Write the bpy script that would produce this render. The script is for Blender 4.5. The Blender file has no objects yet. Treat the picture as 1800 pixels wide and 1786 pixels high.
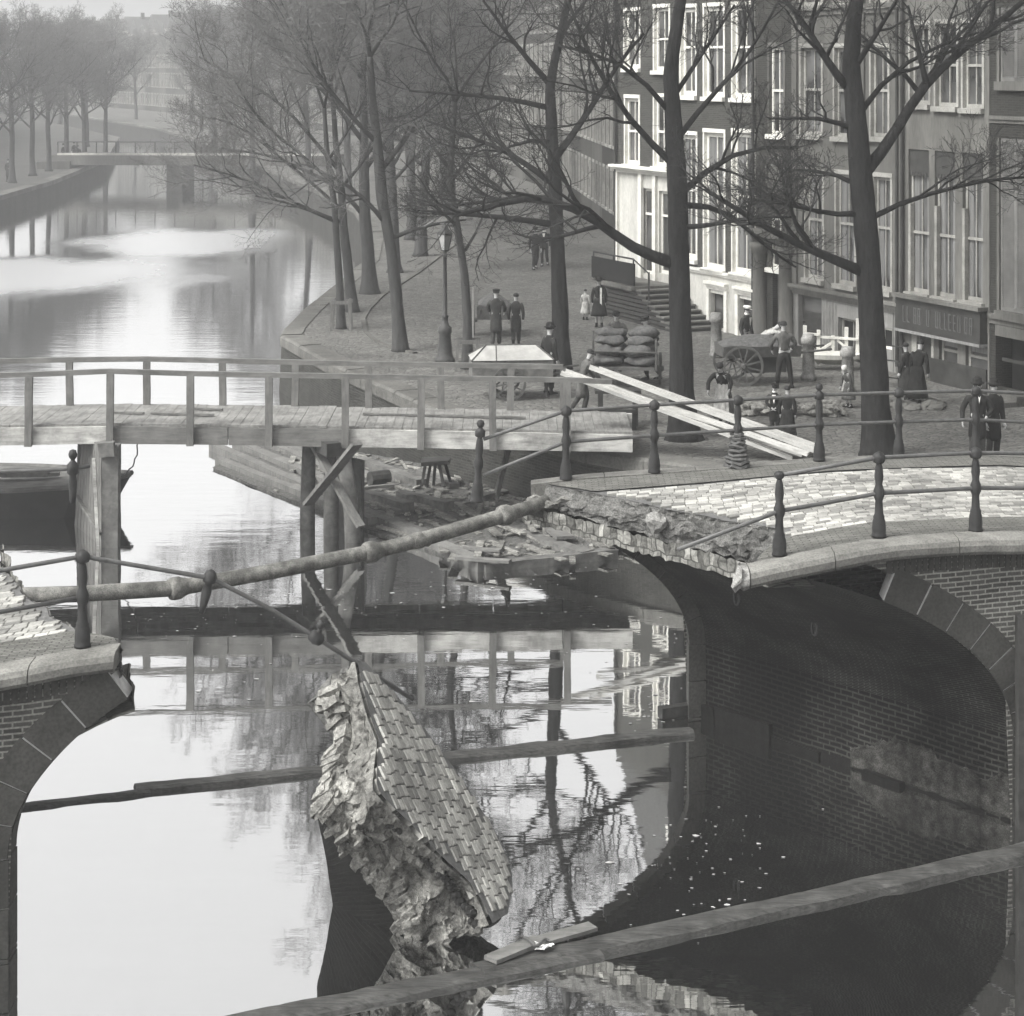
import bpy, math, random
from mathutils import Vector, Matrix, noise
R = random.Random(7)
C = bpy.context.scene.collection
D = bpy.data
# ------------------------------------------------------------------ survey of the photograph
FPX, CX, HY, H = 3600.0, 900.0, 110.0, 10.0      # focal length in px, principal column, horizon row, eye height over water
def V(x, y, z): return Vector((x, y, z))
def PZ(px, py, z):
    Y = FPX*(H-z)/(py-HY); return V((px-CX)/FPX*Y, Y, z)
def PY(px, py, Y): return V((px-CX)/FPX*Y, Y, H-(py-HY)*Y/FPX)
def PP(px, py, p0, n):
    d = V((px-CX)/FPX, 1, -(py-HY)/FPX); o = V(0, 0, H)
    return o + d*((p0-o).dot(n)/d.dot(n))
def nz(p, s=1.0, seed=0.0): return noise.noise(V(p[0]*s+seed, p[1]*s-seed*.7, p[2]*s+seed*1.3))
def nv(p, s=1.0, seed=0.0): return noise.noise_vector(V(p[0]*s+seed, p[1]*s+seed*.3, p[2]*s-seed))
def lerp(a, b, t): return a+(b-a)*t
def interp(tab, x):
    if x <= tab[0][0]: return tab[0][1]
    for (a, u), (b, w) in zip(tab, tab[1:]):
        if x <= b: return lerp(u, w, (x-a)/(b-a))
    return tab[-1][1]

# ------------------------------------------------------------------ mesh builder
class MB:
    def __init__(s): s.v = []; s.f = []; s.m = []; s.uv = []
    def add(s, vs, fs, mi=0, uvs=None):
        b = len(s.v); s.v += [Vector(p) for p in vs]
        s.uv += (list(uvs) if uvs else [None]*len(vs))
        for q in fs: s.f.append([b+i for i in q]); s.m.append(mi)
        return s
    def quad(s, a, b, c, d, mi=0): return s.add([a, b, c, d], [(0, 1, 2, 3)], mi)
    def poly(s, pts, mi=0): return s.add(pts, [tuple(range(len(pts)))], mi)
    def boxf(s, o, ex, ey, ez, a0, a1, b0, b1, c0, c1, mi=0):
        vs = [o+ex*a+ey*b+ez*c for c in (c0, c1) for b in (b0, b1) for a in (a0, a1)]
        return s.add(vs, [(0, 2, 3, 1), (4, 5, 7, 6), (0, 1, 5, 4), (2, 6, 7, 3), (0, 4, 6, 2), (1, 3, 7, 5)], mi)
    def box(s, x0, x1, y0, y1, z0, z1, mi=0):
        return s.boxf(V(0, 0, 0), V(1, 0, 0), V(0, 1, 0), V(0, 0, 1), x0, x1, y0, y1, z0, z1, mi)
    def beam(s, p, q, w, h, up=None, mi=0, jit=0, seg=1, taper=1.0):
        p = Vector(p); q = Vector(q); d = (q-p); L = d.length; d.normalize()
        up = Vector(up) if up else (V(0, 0, 1) if abs(d.z) < .9 else V(0, 1, 0))
        sd = d.cross(up).normalized(); up = sd.cross(d).normalized()
        rings = []
        for i in range(seg+1):
            t = i/seg; c = p+d*L*t; k = lerp(1, taper, t); r = []
            for a, b in ((-1, -1), (1, -1), (1, 1), (-1, 1)):
                pt = c+sd*a*w/2*k+up*b*h/2*k
                if jit: pt = pt+nv(pt, 2.3)*jit
                r.append(pt)
            rings.append(r)
        return s.loft(rings, True, True, mi)
    def loft(s, rings, closed=True, cap=True, mi=0, uvr=None):
        n = len(rings[0]); vs = [p for r in rings for p in r]; fs = []
        for i in range(len(rings)-1):
            for j in range(n if closed else n-1):
                k = (j+1) % n
                fs.append((i*n+j, i*n+k, (i+1)*n+k, (i+1)*n+j))
        if cap and closed:
            fs.append(tuple(range(n-1, -1, -1))); e = (len(rings)-1)*n; fs.append(tuple(e+j for j in range(n)))
        return s.add(vs, fs, mi, [p for r in uvr for p in r] if uvr else None)
    def tube(s, pts, rad, n=6, cap=True, mi=0, up=None):
        pts = [Vector(p) for p in pts]; rings = []; m = len(pts)
        if not hasattr(rad, '__len__'): rad = [rad]*m
        ref = None
        for i, p in enumerate(pts):
            d = (pts[min(i+1, m-1)]-pts[max(i-1, 0)])
            if d.length < 1e-7: d = V(0, 0, 1)
            d.normalize()
            if ref is None:
                ref = Vector(up) if up else (V(1, 0, 0) if abs(d.x) < .8 else V(0, 1, 0))
            a = ref-d*ref.dot(d)
            if a.length < 1e-4: a = d.orthogonal()
            a.normalize(); ref = a; b = d.cross(a)
            rings.append([p+(a*math.cos(2*math.pi*j/n)+b*math.sin(2*math.pi*j/n))*rad[i] for j in range(n)])
        return s.loft(rings, True, cap, mi)
    def lathe(s, o, prof, n=10, mi=0, ax=None, sx=1.0, sy=1.0):
        o = Vector(o); ax = Vector(ax).normalized() if ax else V(0, 0, 1)
        a = V(1, 0, 0) if abs(ax.x) < .8 else V(0, 1, 0)
        a = (a-ax*a.dot(ax)).normalized(); b = ax.cross(a)
        return s.loft([[o+ax*z+(a*math.cos(2*math.pi*j/n)*sx+b*math.sin(2*math.pi*j/n)*sy)*r for j in range(n)] for r, z in prof], True, True, mi)
    def ball(s, o, r, n=8, mi=0, sx=1, sy=1, sz=1):
        k = max(4, n//2+1)
        return s.lathe(o, [(max(.02*r, r*math.sin(math.pi*i/k)), -r*sz*math.cos(math.pi*i/k)) for i in range(k+1)], n, mi, None, sx, sy)
    def grid(s, fn, nu, nv_, mi=0, uvf=None):
        vs = []; us = []
        for i in range(nu+1):
            for j in range(nv_+1):
                vs.append(fn(i/nu, j/nv_)); us.append(uvf(i/nu, j/nv_) if uvf else None)
        fs = [(i*(nv_+1)+j, (i+1)*(nv_+1)+j, (i+1)*(nv_+1)+j+1, i*(nv_+1)+j+1) for i in range(nu) for j in range(nv_)]
        return s.add(vs, fs, mi, us if uvf else None)
    def mesh(s, name, mats, o=V(0, 0, 0), smooth=False):
        me = D.meshes.new(name); me.from_pydata([tuple(p-o) for p in s.v], [], s.f)
        for m in (mats if isinstance(mats, (list, tuple)) else [mats]): me.materials.append(m)
        me.polygons.foreach_set('material_index', s.m)
        if smooth: me.polygons.foreach_set('use_smooth', [True]*len(s.f))
        uvl = me.uv_layers.new(name='UVMap'); dat = []
        for f, p in zip(s.f, me.polygons):
            n = p.normal
            if abs(n.z) > .75: t = V(1, 0, 0); b = V(0, 1, 0)
            else:
                t = V(-n.y, n.x, 0); t = t.normalized() if t.length > 1e-6 else V(1, 0, 0); b = n.cross(t)
                if b.z < 0: b = -b
            for i in f:
                q = s.uv[i]; w = s.v[i]
                dat += [q[0], q[1]] if q is not None else [w.dot(t), w.dot(b)]
        uvl.data.foreach_set('uv', dat); me.update()
        return me
    def build(s, name, mats, parent=None, local=False, smooth=False, loc=None):
        o = V(0, 0, 0)
        if parent is not None and not local: o = ORG[parent.name]
        if parent is None and loc is not None: o = Vector(loc)
        ob = D.objects.new(name, s.mesh(name, mats, o, smooth)); C.objects.link(ob)
        if parent is not None: ob.parent = parent; ORG[ob.name] = o
        else: ob.location = o; ORG[ob.name] = o
        return ob
ORG = {}
def thing(name, label, cat, loc=(0, 0, 0), rz=0.0, group=None):
    o = D.objects.new(name, None); C.objects.link(o); o.location = loc; o.rotation_euler = (0, 0, rz)
    o.empty_display_size = .2; ORG[o.name] = Vector(loc); return tag(o, label, cat, group)
def tag(o, label, cat, group=None, kind=None):
    o['label'] = label; o['category'] = cat
    if group: o['group'] = group
    if kind: o['kind'] = kind
    return o
def struct(o): o['kind'] = 'structure'; return o
def dup(root, loc, rz, label, group=None, scale=1.0):
    r = root.copy(); C.objects.link(r); r.location = loc; r.rotation_euler = (0, 0, rz); r.scale = (scale,)*3
    r['label'] = label
    if group: r['group'] = group
    for ch in list(root.children):
        c = ch.copy(); C.objects.link(c); c.parent = r
        for g in ch.children:
            d = g.copy(); C.objects.link(d); d.parent = c
    return r

# ------------------------------------------------------------------ materials (a grey world: the plate is monochrome)
def new_mat(name):
    m = D.materials.new(name); m.use_nodes = True; t = m.node_tree
    return m, t, t.nodes['Principled BSDF']
def nd(t, ty, **kw):
    n = t.nodes.new(ty)
    for k, v in kw.items():
        if k in n.inputs.keys(): n.inputs[k].default_value = v
        else: setattr(n, k, v)
    return n
def ramp(t, src, stops):
    r = t.nodes.new('ShaderNodeValToRGB'); e = r.color_ramp.elements
    while len(e) < len(stops): e.new(.5)
    for q, (p, c) in zip(e, stops): q.position = p; q.color = (c, c*.995, c*.97, 1)
    t.links.new(src, r.inputs[0]); return r.outputs[0]
def coords(t, sc=(1, 1, 1), uv=False):
    tc = t.nodes.new('ShaderNodeTexCoord'); mp = t.nodes.new('ShaderNodeMapping'); mp.inputs['Scale'].default_value = sc
    t.links.new(tc.outputs['UV' if uv else 'Object'], mp.inputs['Vector']); return mp.outputs[0]
def mult(t, a, b, f=1.0):
    m = t.nodes.new('ShaderNodeMix'); m.data_type = 'RGBA'; m.blend_type = 'MULTIPLY'; m.inputs[0].default_value = f
    t.links.new(a, m.inputs[6]); t.links.new(b, m.inputs[7]); return m.outputs[2]
def bump(t, p, src, st, dist=.02):
    b = nd(t, 'ShaderNodeBump', Strength=st, Distance=dist); t.links.new(src, b.inputs['Height']); t.links.new(b.outputs[0], p.inputs['Normal']); return b
def rough_mat(name, lo, hi, scale=3.0, detail=6, rough=.85, bst=.4, sc=(1, 1, 1), fine=0.0, spec=.1, bd=.02, stain=0.0):
    m, t, p = new_mat(name); co = coords(t, sc)
    n = nd(t, 'ShaderNodeTexNoise', Scale=scale, Detail=detail, Roughness=.65); t.links.new(co, n.inputs['Vector'])
    col = ramp(t, n.outputs[0], [(.3, lo), (.7, hi)])
    if stain:
        n3 = nd(t, 'ShaderNodeTexNoise', Scale=scale*.22, Detail=3); t.links.new(co, n3.inputs['Vector'])
        col = mult(t, col, ramp(t, n3.outputs[0], [(.38, 1-stain), (.6, 1.0)]))
    if fine:
        n2 = nd(t, 'ShaderNodeTexNoise', Scale=scale*9, Detail=3); t.links.new(co, n2.inputs['Vector'])
        col = mult(t, col, ramp(t, n2.outputs[0], [(.35, 1-fine), (.6, 1.0)]))
    t.links.new(col, p.inputs['Base Color']); p.inputs['Roughness'].default_value = rough
    p.inputs['Specular IOR Level'].default_value = spec
    if bst: bump(t, p, n.outputs[0], bst, bd)
    return m
def brick_mat(name, lo, hi, mortar, bw=.22, bh=.065, ms=.012, stain=.5, rough=.9, bst=.6, sfac=(.3, .62), ss=.6):
    m, t, p = new_mat(name); co = coords(t, (1, 1, 1), True)
    wn = nd(t, 'ShaderNodeTexNoise', Scale=1.3, Detail=2); t.links.new(co, wn.inputs['Vector'])
    mx = t.nodes.new('ShaderNodeVectorMath'); mx.operation = 'MULTIPLY_ADD'; mx.inputs[1].default_value = (.03, .03, 0)
    t.links.new(wn.outputs['Color'], mx.inputs[0]); t.links.new(co, mx.inputs[2])
    b = nd(t, 'ShaderNodeTexBrick', Scale=1.0); b.inputs['Brick Width'].default_value = bw; b.inputs['Row Height'].default_value = bh
    b.inputs['Mortar Size'].default_value = ms; b.inputs['Mortar Smooth'].default_value = .3; b.inputs['Bias'].default_value = 0
    b.inputs['Color1'].default_value = (lo, lo, lo*.97, 1); b.inputs['Color2'].default_value = (hi, hi, hi*.97, 1); b.inputs['Mortar'].default_value = (mortar, mortar, mortar*.97, 1)
    t.links.new(mx.outputs[0], b.inputs['Vector'])
    n = nd(t, 'ShaderNodeTexNoise', Scale=ss, Detail=7, Roughness=.7); t.links.new(co, n.inputs['Vector'])
    n2 = nd(t, 'ShaderNodeTexNoise', Scale=30, Detail=3); t.links.new(co, n2.inputs['Vector'])
    col = mult(t, b.outputs['Color'], ramp(t, n.outputs[0], [(sfac[0], 1-stain), (sfac[1], 1.0)]))
    col = mult(t, col, ramp(t, n2.outputs[0], [(.3, .65), (.65, 1.0)]))
    t.links.new(col, p.inputs['Base Color']); p.inputs['Roughness'].default_value = rough; p.inputs['Specular IOR Level'].default_value = .05
    iv = t.nodes.new('ShaderNodeMath'); iv.operation = 'MULTIPLY_ADD'; iv.inputs[1].default_value = -1
    t.links.new(b.outputs['Fac'], iv.inputs[0]); t.links.new(n2.outputs[0], iv.inputs[2]); bump(t, p, iv.outputs[0], bst, .012)
    return m
def wood_mat(name, lo, hi, sc=(1, 1, 12), rough=.8, scale=2.0, bst=.3, stain=.3):
    m, t, p = new_mat(name); co = coords(t, sc)
    n = nd(t, 'ShaderNodeTexNoise', Scale=scale, Detail=8, Roughness=.6, Distortion=.4); t.links.new(co, n.inputs['Vector'])
    c2 = coords(t); n2 = nd(t, 'ShaderNodeTexNoise', Scale=1.7, Detail=6, Roughness=.7); t.links.new(c2, n2.inputs['Vector'])
    col = mult(t, ramp(t, n.outputs[0], [(.3, lo), (.72, hi)]), ramp(t, n2.outputs[0], [(.36, 1-stain), (.6, 1.0)]))
    t.links.new(col, p.inputs['Base Color']); p.inputs['Roughness'].default_value = rough; p.inputs['Specular IOR Level'].default_value = .12
    bump(t, p, n.outputs[0], bst, .01); return m
def sett_mat(name, lo, hi):
    # each sett keeps one tone of its own, plus grain and grit
    m, t, p = new_mat(name)
    g = t.nodes.new('ShaderNodeNewGeometry'); co = coords(t)
    n = nd(t, 'ShaderNodeTexNoise', Scale=28, Detail=5, Roughness=.7); t.links.new(co, n.inputs['Vector'])
    n2 = nd(t, 'ShaderNodeTexNoise', Scale=.8, Detail=7, Roughness=.7); t.links.new(co, n2.inputs['Vector'])
    col = mult(t, ramp(t, g.outputs['Random Per Island'], [(0, lo), (1, hi)]), ramp(t, n.outputs[0], [(.3, .6), (.65, 1.0)]))
    col = mult(t, col, ramp(t, n2.outputs[0], [(.36, .5), (.62, 1.0)]))
    t.links.new(col, p.inputs['Base Color']); p.inputs['Roughness'].default_value = .75; bump(t, p, n.outputs[0], .4, .01)
    return m
def cobble_mat(name, lo, hi, joint, scale=6.0, bst=.8):
    m, t, p = new_mat(name); co = coords(t)
    v = nd(t, 'ShaderNodeTexVoronoi', Scale=scale, Randomness=.75, feature='DISTANCE_TO_EDGE'); v2 = nd(t, 'ShaderNodeTexVoronoi', Scale=scale, Randomness=.75)
    mp = t.nodes.new('ShaderNodeMapping'); mp.inputs['Scale'].default_value = (1, 1.6, 1); mp.inputs['Rotation'].default_value = (0, 0, .5)
    t.links.new(co, mp.inputs['Vector'])
    for q in (v, v2): t.links.new(mp.outputs[0], q.inputs['Vector'])
    bw = t.nodes.new('ShaderNodeRGBToBW'); t.links.new(v2.outputs['Color'], bw.inputs[0])
    n = nd(t, 'ShaderNodeTexNoise', Scale=.35, Detail=7, Roughness=.68); t.links.new(co, n.inputs['Vector'])
    col = mult(t, ramp(t, bw.outputs[0], [(.1, lo), (.9, hi)]), ramp(t, v.outputs['Distance'], [(.0, joint), (.12, 1.0)]))
    col = mult(t, col, ramp(t, n.outputs[0], [(.3, .55), (.68, 1.0)]))
    t.links.new(col, p.inputs['Base Color']); p.inputs['Roughness'].default_value = .8; p.inputs['Specular IOR Level'].default_value = .3
    r2 = ramp(t, v.outputs['Distance'], [(0, 0), (.2, 1)]); bump(t, p, r2, bst, .03); return m
M = {}
M['iron'] = rough_mat('cast_iron', .01, .024, 8, rough=.6, bst=.25, spec=.25)
M['iron_rail'] = rough_mat('worn_iron_bar', .05, .10, 9, rough=.5, bst=.15, spec=.3)
M['pipe'] = rough_mat('pipe_iron', .09, .28, 9, rough=.75, bst=.6, fine=.5, stain=.5)
M['stone'] = rough_mat('bluestone', .14, .25, 4, rough=.85, bst=.3, fine=.35, stain=.3)
M['ring'] = rough_mat('ring_stone', 0.05, 0.085, 3, rough=.85, bst=.3, fine=.35, stain=.35)
M['pale_stone'] = rough_mat('fresh_broken_stone', .16, .34, 6, rough=.9, bst=.8, fine=.4, bd=.05)
M['mortar'] = rough_mat('mortar_line', .3, .45, 12, bst=.2)
M['fill'] = rough_mat('sand_fill', .07, .2, 5, 9, rough=.95, bst=1.0, bd=.06, fine=.5)
M['rubble'] = rough_mat('broken_masonry', .16, .55, 14, 9, rough=.95, bst=1.0, bd=.06, fine=.6, stain=.45)
M['core'] = rough_mat('broken_core', .1, .36, 14, 9, rough=.95, bst=1.0, bd=.06, fine=.5, stain=.35)
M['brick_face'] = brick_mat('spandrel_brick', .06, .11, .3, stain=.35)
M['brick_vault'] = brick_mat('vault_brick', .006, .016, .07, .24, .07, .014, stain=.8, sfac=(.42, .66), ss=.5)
M['brick_layer'] = brick_mat('broken_arch_brick', .1, .34, .1, .12, .19, .012, stain=.7, ss=5)
M['brick_quay'] = brick_mat('quay_brick', .03, .06, .07, stain=.6)
M['brick_house'] = brick_mat('house_brick', .045, .07, .09, .22, .06, .012, stain=.25)
M['brick_dark'] = brick_mat('dark_house_brick', .03, .045, .055, .22, .06, .012, stain=.3)
M['clinker'] = brick_mat('clinker_paving', .13, .2, .07, .2, .06, .01, stain=.3, ss=2)
M['sett'] = sett_mat('granite_setts', .17, .5)
M['sett_joint'] = rough_mat('sett_joint_sand', .07, .13, 12, bst=.5)
M['cobble'] = cobble_mat('street_cobbles', .09, .19, .25)
M['street_far'] = cobble_mat('street_clinkers', .06, .1, .6, 9.0, .5)
M['pave_slab'] = rough_mat('coping_stone', .09, .16, 2, rough=.85, bst=.2, fine=.3, stain=.35)
M['plaster'] = rough_mat('grey_plaster', 0.1, 0.15, .7, rough=.9, bst=.1, fine=.2, stain=.4, sc=(2.5, 2.5, .5))
M['plaster_dim'] = rough_mat('weathered_plaster', 0.08, 0.13, .8, rough=.9, bst=.15, fine=.15, stain=.35, sc=(3, 3, .6))
M['boards'] = wood_mat('painted_boards', 0.14, 0.22, (5, 5, .4), scale=2.5, stain=.25)
M['white_wall'] = rough_mat('white_plaster', .38, .58, 1.2, rough=.8, bst=.1, fine=.15, stain=.22, sc=(2, 2, .7))
M['white_paint'] = rough_mat('white_paint', .55, .75, 3, rough=.6, bst=.1, fine=.15, stain=.15)
M['dull_paint'] = rough_mat('dull_white_paint', .2, .34, 3, rough=.7, bst=.1, fine=.2, stain=.3)
M['dark_paint'] = rough_mat('dark_paint', .025, .05, 3, rough=.5, bst=.1, stain=.2)
M['sign_letter'] = rough_mat('dull_letters', .07, .10, 4, bst=0)
M['void'] = rough_mat('dark_interior', .008, .02, 2, rough=.9, bst=0)
M['curtain'] = rough_mat('curtain', 0.12, 0.22, 2, sc=(6, 6, .3), bst=.2)
M['shutter'] = rough_mat('shutter_paint', 0.1, 0.15, 4, rough=.7, bst=.2, stain=.3)
M['roof'] = rough_mat('roof_tile', .05, .09, 6, bst=.5)
def glass_mat():
    m, t, p = new_mat('window_glass'); co = coords(t)
    n = nd(t, 'ShaderNodeTexNoise', Scale=.8, Detail=2); t.links.new(co, n.inputs['Vector'])
    t.links.new(ramp(t, n.outputs[0], [(.35, .01), (.7, .1)]), p.inputs['Base Color'])
    p.inputs['Roughness'].default_value = .08; p.inputs['IOR'].default_value = 1.6; bump(t, p, n.outputs[0], .2, .08); return m
M['glass'] = glass_mat()
M['timber'] = wood_mat('weathered_timber', .08, .17, (1, 1, 1), scale=6, stain=.4)
M['timber_dark'] = wood_mat('wet_timber', .025, .06, (1, 1, 1), scale=6, rough=.6, stain=.5)
M['timber_x'] = wood_mat('balk_timber', .022, .095, (.8, 9, 9), scale=4, stain=.55, rough=.75)
M['rail_wood'] = wood_mat('rail_timber', .1, .18, (.8, 5, 5), scale=3, stain=.35)
M['post_wood'] = wood_mat('post_timber', .1, .18, (5, 5, .8), scale=3, stain=.35)
M['deck_wood'] = wood_mat('deck_planks', .14, .25, (5, .8, 5), scale=3, stain=.4)
M['fascia'] = wood_mat('fascia_timber', .24, .52, (.8, 5, 5), scale=2.5, stain=.5)
M['new_plank'] = wood_mat('new_sawn_plank', .34, .52, (1.5, 6, 6), scale=2, stain=.18, bst=.15)
M['tar'] = rough_mat('tarred_hull', .008, .02, 3, rough=.6, bst=.2, stain=.3)
M['barge_deck'] = wood_mat('barge_deck', .1, .17, (.6, 6, 6), scale=3, stain=.4)
M['rope'] = rough_mat('hemp_rope', .05, .1, 20)
M['paper'] = rough_mat('scrap_paper', .6, .8, 5, bst=.2)
M['bark'] = rough_mat('elm_bark', .008, .026, 11, 8, rough=.95, bst=1.0, sc=(1, 1, .3), bd=.05)
M['core_dark'] = rough_mat('raft_debris', .035, .17, 11, 9, rough=.95, bst=1.0, bd=.05, fine=.5)
M['far_twig'] = rough_mat('hazed_twig_bark', .10, .16, 5, bst=0)  # twig colour lightened for distant crowns, to make them look hazier
M['far_bark'] = rough_mat('hazed_bark', .03, .06, 8, 8, rough=.95, bst=.8, sc=(1, 1, .3), bd=.05)  # lighter copy of the elm bark, haze put into the far trunks' colour
M['brick_sunk'] = brick_mat('dark_vault_brick', .006, .014, .017, .24, .07, .014, stain=.7)  # vault brick with darker mortar, for the underside of the fallen block
M['algae'] = rough_mat('dark_algae', .008, .02, 9, 8, rough=1.0, bst=.6, spec=0.0, fine=.4)
M['lime'] = rough_mat('lime_crust', .012, .11, 7, 9, rough=1.0, bst=1.0, spec=0.0, fine=.6, bd=.05, stain=.5)
M['twig'] = rough_mat('twig_bark', 0.018, 0.032, 5, bst=0)
def cloth(name, a, b): return rough_mat(name, a*.8, b*1.25, 14, rough=.95, bst=.8, bd=.03, sc=(1, 1, .45), stain=.3)
M['cloth_black'] = cloth('black_cloth', .01, .022); M['cloth_dark'] = cloth('dark_cloth', .02, .04)
M['cloth_mid'] = cloth('grey_cloth', .06, .1); M['cloth_pale'] = cloth('pale_cloth', .25, .4); M['cloth_white'] = cloth('white_cloth', .6, .75)
M['skin'] = rough_mat('skin', .28, .36, 5, rough=.6, bst=0); M['hair'] = rough_mat('hair', .015, .03, 20, rough=.6); M['eye'] = rough_mat('eye_dark', .01, .02, 5, bst=0)
M['cart'] = wood_mat('cart_wood', .05, .1, (2, 2, 2), scale=4, stain=.3); M['cart_light'] = rough_mat('canvas_lid', .24, .36, 4, bst=.2, stain=.2)
M['sack'] = rough_mat('wicker_sack', .035, .11, 12, rough=.95, bst=.8); M['lamp_iron'] = rough_mat('lamp_iron', .03, .06, 6, rough=.5)
M['lamp_glass'] = rough_mat('milky_glass', .22, .34, 2, rough=.2, bst=0); M['scum'] = rough_mat('scum', .12, .42, 9, bst=0)
M['dark_scum'] = rough_mat('sodden_scrap', .03, .08, 9, bst=.2)
SKY=.15; SUN=1.5; EXPOSURE=1.5; HAZE=.0016; WBUMP=.26
ZQ = 1.7
# ------------------------------------------------------------------ people: one skinned body each, clothes over it
DG = None
def skin_mesh(joints, edges, radii, name, mats, sub=1, root=0):
    me = D.meshes.new(name); me.from_pydata([tuple(j) for j in joints], edges, []); ob = D.objects.new(name, me); C.objects.link(ob)
    m = ob.modifiers.new('s', 'SKIN'); m.use_smooth_shade = True; m.branch_smoothing = .6
    for i, r in enumerate(radii): v = me.skin_vertices[0].data[i]; v.radius = r if hasattr(r, '__len__') else (r, r); v.use_root = (i == root)
    s = ob.modifiers.new('u', 'SUBSURF'); s.levels = sub; s.render_levels = sub
    bpy.context.view_layer.update(); dg = bpy.context.evaluated_depsgraph_get(); out = D.meshes.new_from_object(ob.evaluated_get(dg))
    D.objects.remove(ob); out.name = name
    mb = MB(); mb.add([v.co.copy() for v in out.vertices], [tuple(p.vertices) for p in out.polygons]); D.meshes.remove(out); return mb
def arm_default(s, k=.0): return (V(s*.27, .03, 1.13), V(s*.27, -.06, .87))
def person(label, loc, h=1.72, rz=0.0, lean=0.0, arms=None, legs=None, coat='cloth_dark', coat_len=.5, trousers='cloth_dark', hat=None, hat_mat='cloth_black', skirt=None, apron=None, shirt=None, hair='hair', seat=0.0, cat='person', group=None, headturn=0.0, apr_mat='cloth_white', extra=None):
    root = thing('person', label, cat, loc, rz, group); ORG[root.name] = V(0, 0, 0); k = h/1.75; root.scale = (k, k, k)
    hip = V(0, 0, .93-seat); la = lean
    def tors(z, x=0, y=0):      # a point on the leaning trunk, z measured from the hip
        return hip+V(x, -math.sin(la)*z+y*math.cos(la), math.cos(la)*z+y*math.sin(la))
    waist, chest, neck, head, crown = tors(.18), tors(.40), tors(.53), tors(.62, 0, -.015), tors(.80, 0, -.02)
    arms = arms or {}; legs = legs or {}
    J, E, Rr = [], [], []
    def j(p, r, par=None):
        J.append(Vector(p)); Rr.append(r)
        if par is not None: E.append((par, len(J)-1))
        return len(J)-1
    a = j(hip, (.15, .11)); b = j(waist, (.14, .10), a); c = j(chest, (.16, .115), b); n_ = j(tors(.5), (.075, .07), c); hd0 = j(tors(.585, 0, -.005), (.058, .06), n_)
    hd = j(tors(.66, 0, -.02), (.075, .092), hd0); j(tors(.735, 0, -.012), (.072, .088), hd)
    sho = {}; wr = {}
    for s in (-1, 1):
        sh = tors(.46, s*.17); el, w_ = arms.get(s, (None, None))
        if el is None: el, w_ = tors(.46, s*.24)+V(0, .03, -.3), tors(.46, s*.23)+V(0, -.06, -.56)
        i = j(sh, (.06, .06), c); e_ = j(el, (.042, .042), i); j(w_, (.027, .03), e_); sho[s] = (sh, el, w_)
        kn, an = legs.get(s, (None, None))
        if kn is None: kn, an = V(s*.09, -.02, .5-seat*.5), V(s*.095, .03, .085)
        hj = j(hip+V(s*.085, 0, -.05), (.085, .09), a); kk = j(kn, (.055, .06), hj); aa = j(an, (.036, .04), kk); j(an+V(s*.015, -.13, -.045), (.038, .028), aa); wr[s] = (kn, an)
    bm = skin_mesh(J, E, Rr, 'body', None, 1)
    # hands: palm, four unequal bent fingers and a thumb from the side of the palm
    for s in (-1, 1):
        sh, el, w_ = sho[s]; d = (w_-el).normalized(); sd = V(0, -1, 0)-d*d.dot(V(0, -1, 0)); sd = sd.normalized() if sd.length > .1 else V(1, 0, 0); nn = d.cross(sd).normalized()*s
        bm.beam(w_-d*.01, w_+d*.085, .03, .08, sd, taper=1.05)
        for i, L in enumerate((.068, .078, .072, .056)):
            o = w_+d*.08+sd*(.03-.02*i); bm.tube([o, o+d*L*.5+nn*.006, o+d*L*.85+nn*.03*1.0], [.0095, .009, .006], 5)
        o = w_+d*.025+sd*.038; bm.tube([o, o+d*.035+sd*.028, o+d*.075+sd*.03+nn*.012], [.012, .011, .007], 5)
    # face: nose, ears, eyes, mouth
    fy = V(0, -math.cos(la), -math.sin(la)); uz = V(0, -math.sin(la), math.cos(la))
    hc = tors(.685, 0, -.015); ct = math.cos(headturn); st = math.sin(headturn); fr = fy*ct+V(1, 0, 0)*st; rt = V(1, 0, 0)*ct-fy*st
    bm.loft([[hc+fr*.085+rt*.009+uz*.012, hc+fr*.085-rt*.009+uz*.012, hc+fr*.08+uz*.03], [hc+fr*.112+rt*.015-uz*.028, hc+fr*.112-rt*.015-uz*.028, hc+fr*.118-uz*.018]], True, True)
    for s in (-1, 1):
        bm.ball(hc+rt*s*.078-uz*.005-fr*.0, .02, 6, 0, .45, 1, 1.5); n0 = len(bm.f); bm.ball(hc+fr*.088+rt*s*.03+uz*.018, .011, 6, 1)
    bm.beam(hc+fr*.088-rt*.02-uz*.055, hc+fr*.088+rt*.02-uz*.055, .012, .007, uz, 1)
    bm.build('body', [M['skin'], M['eye']], root, True, True)
    # hair cap
    mb = MB(); mb.lathe(hc+uz*.035-fr*.012, [(.086, -.03), (.094, .0), (.09, .04), (.066, .075), (.02, .09)], 10, 0, uz, 1, 1.12)
    if hair == 'long': mb.tube([hc+uz*.02-fr*.06, hc-fr*.1-uz*.1, hc-fr*.09-uz*.25], [.075, .075, .03], 7)
    mb.build('hair', M['hair'], root, True, True)
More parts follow.
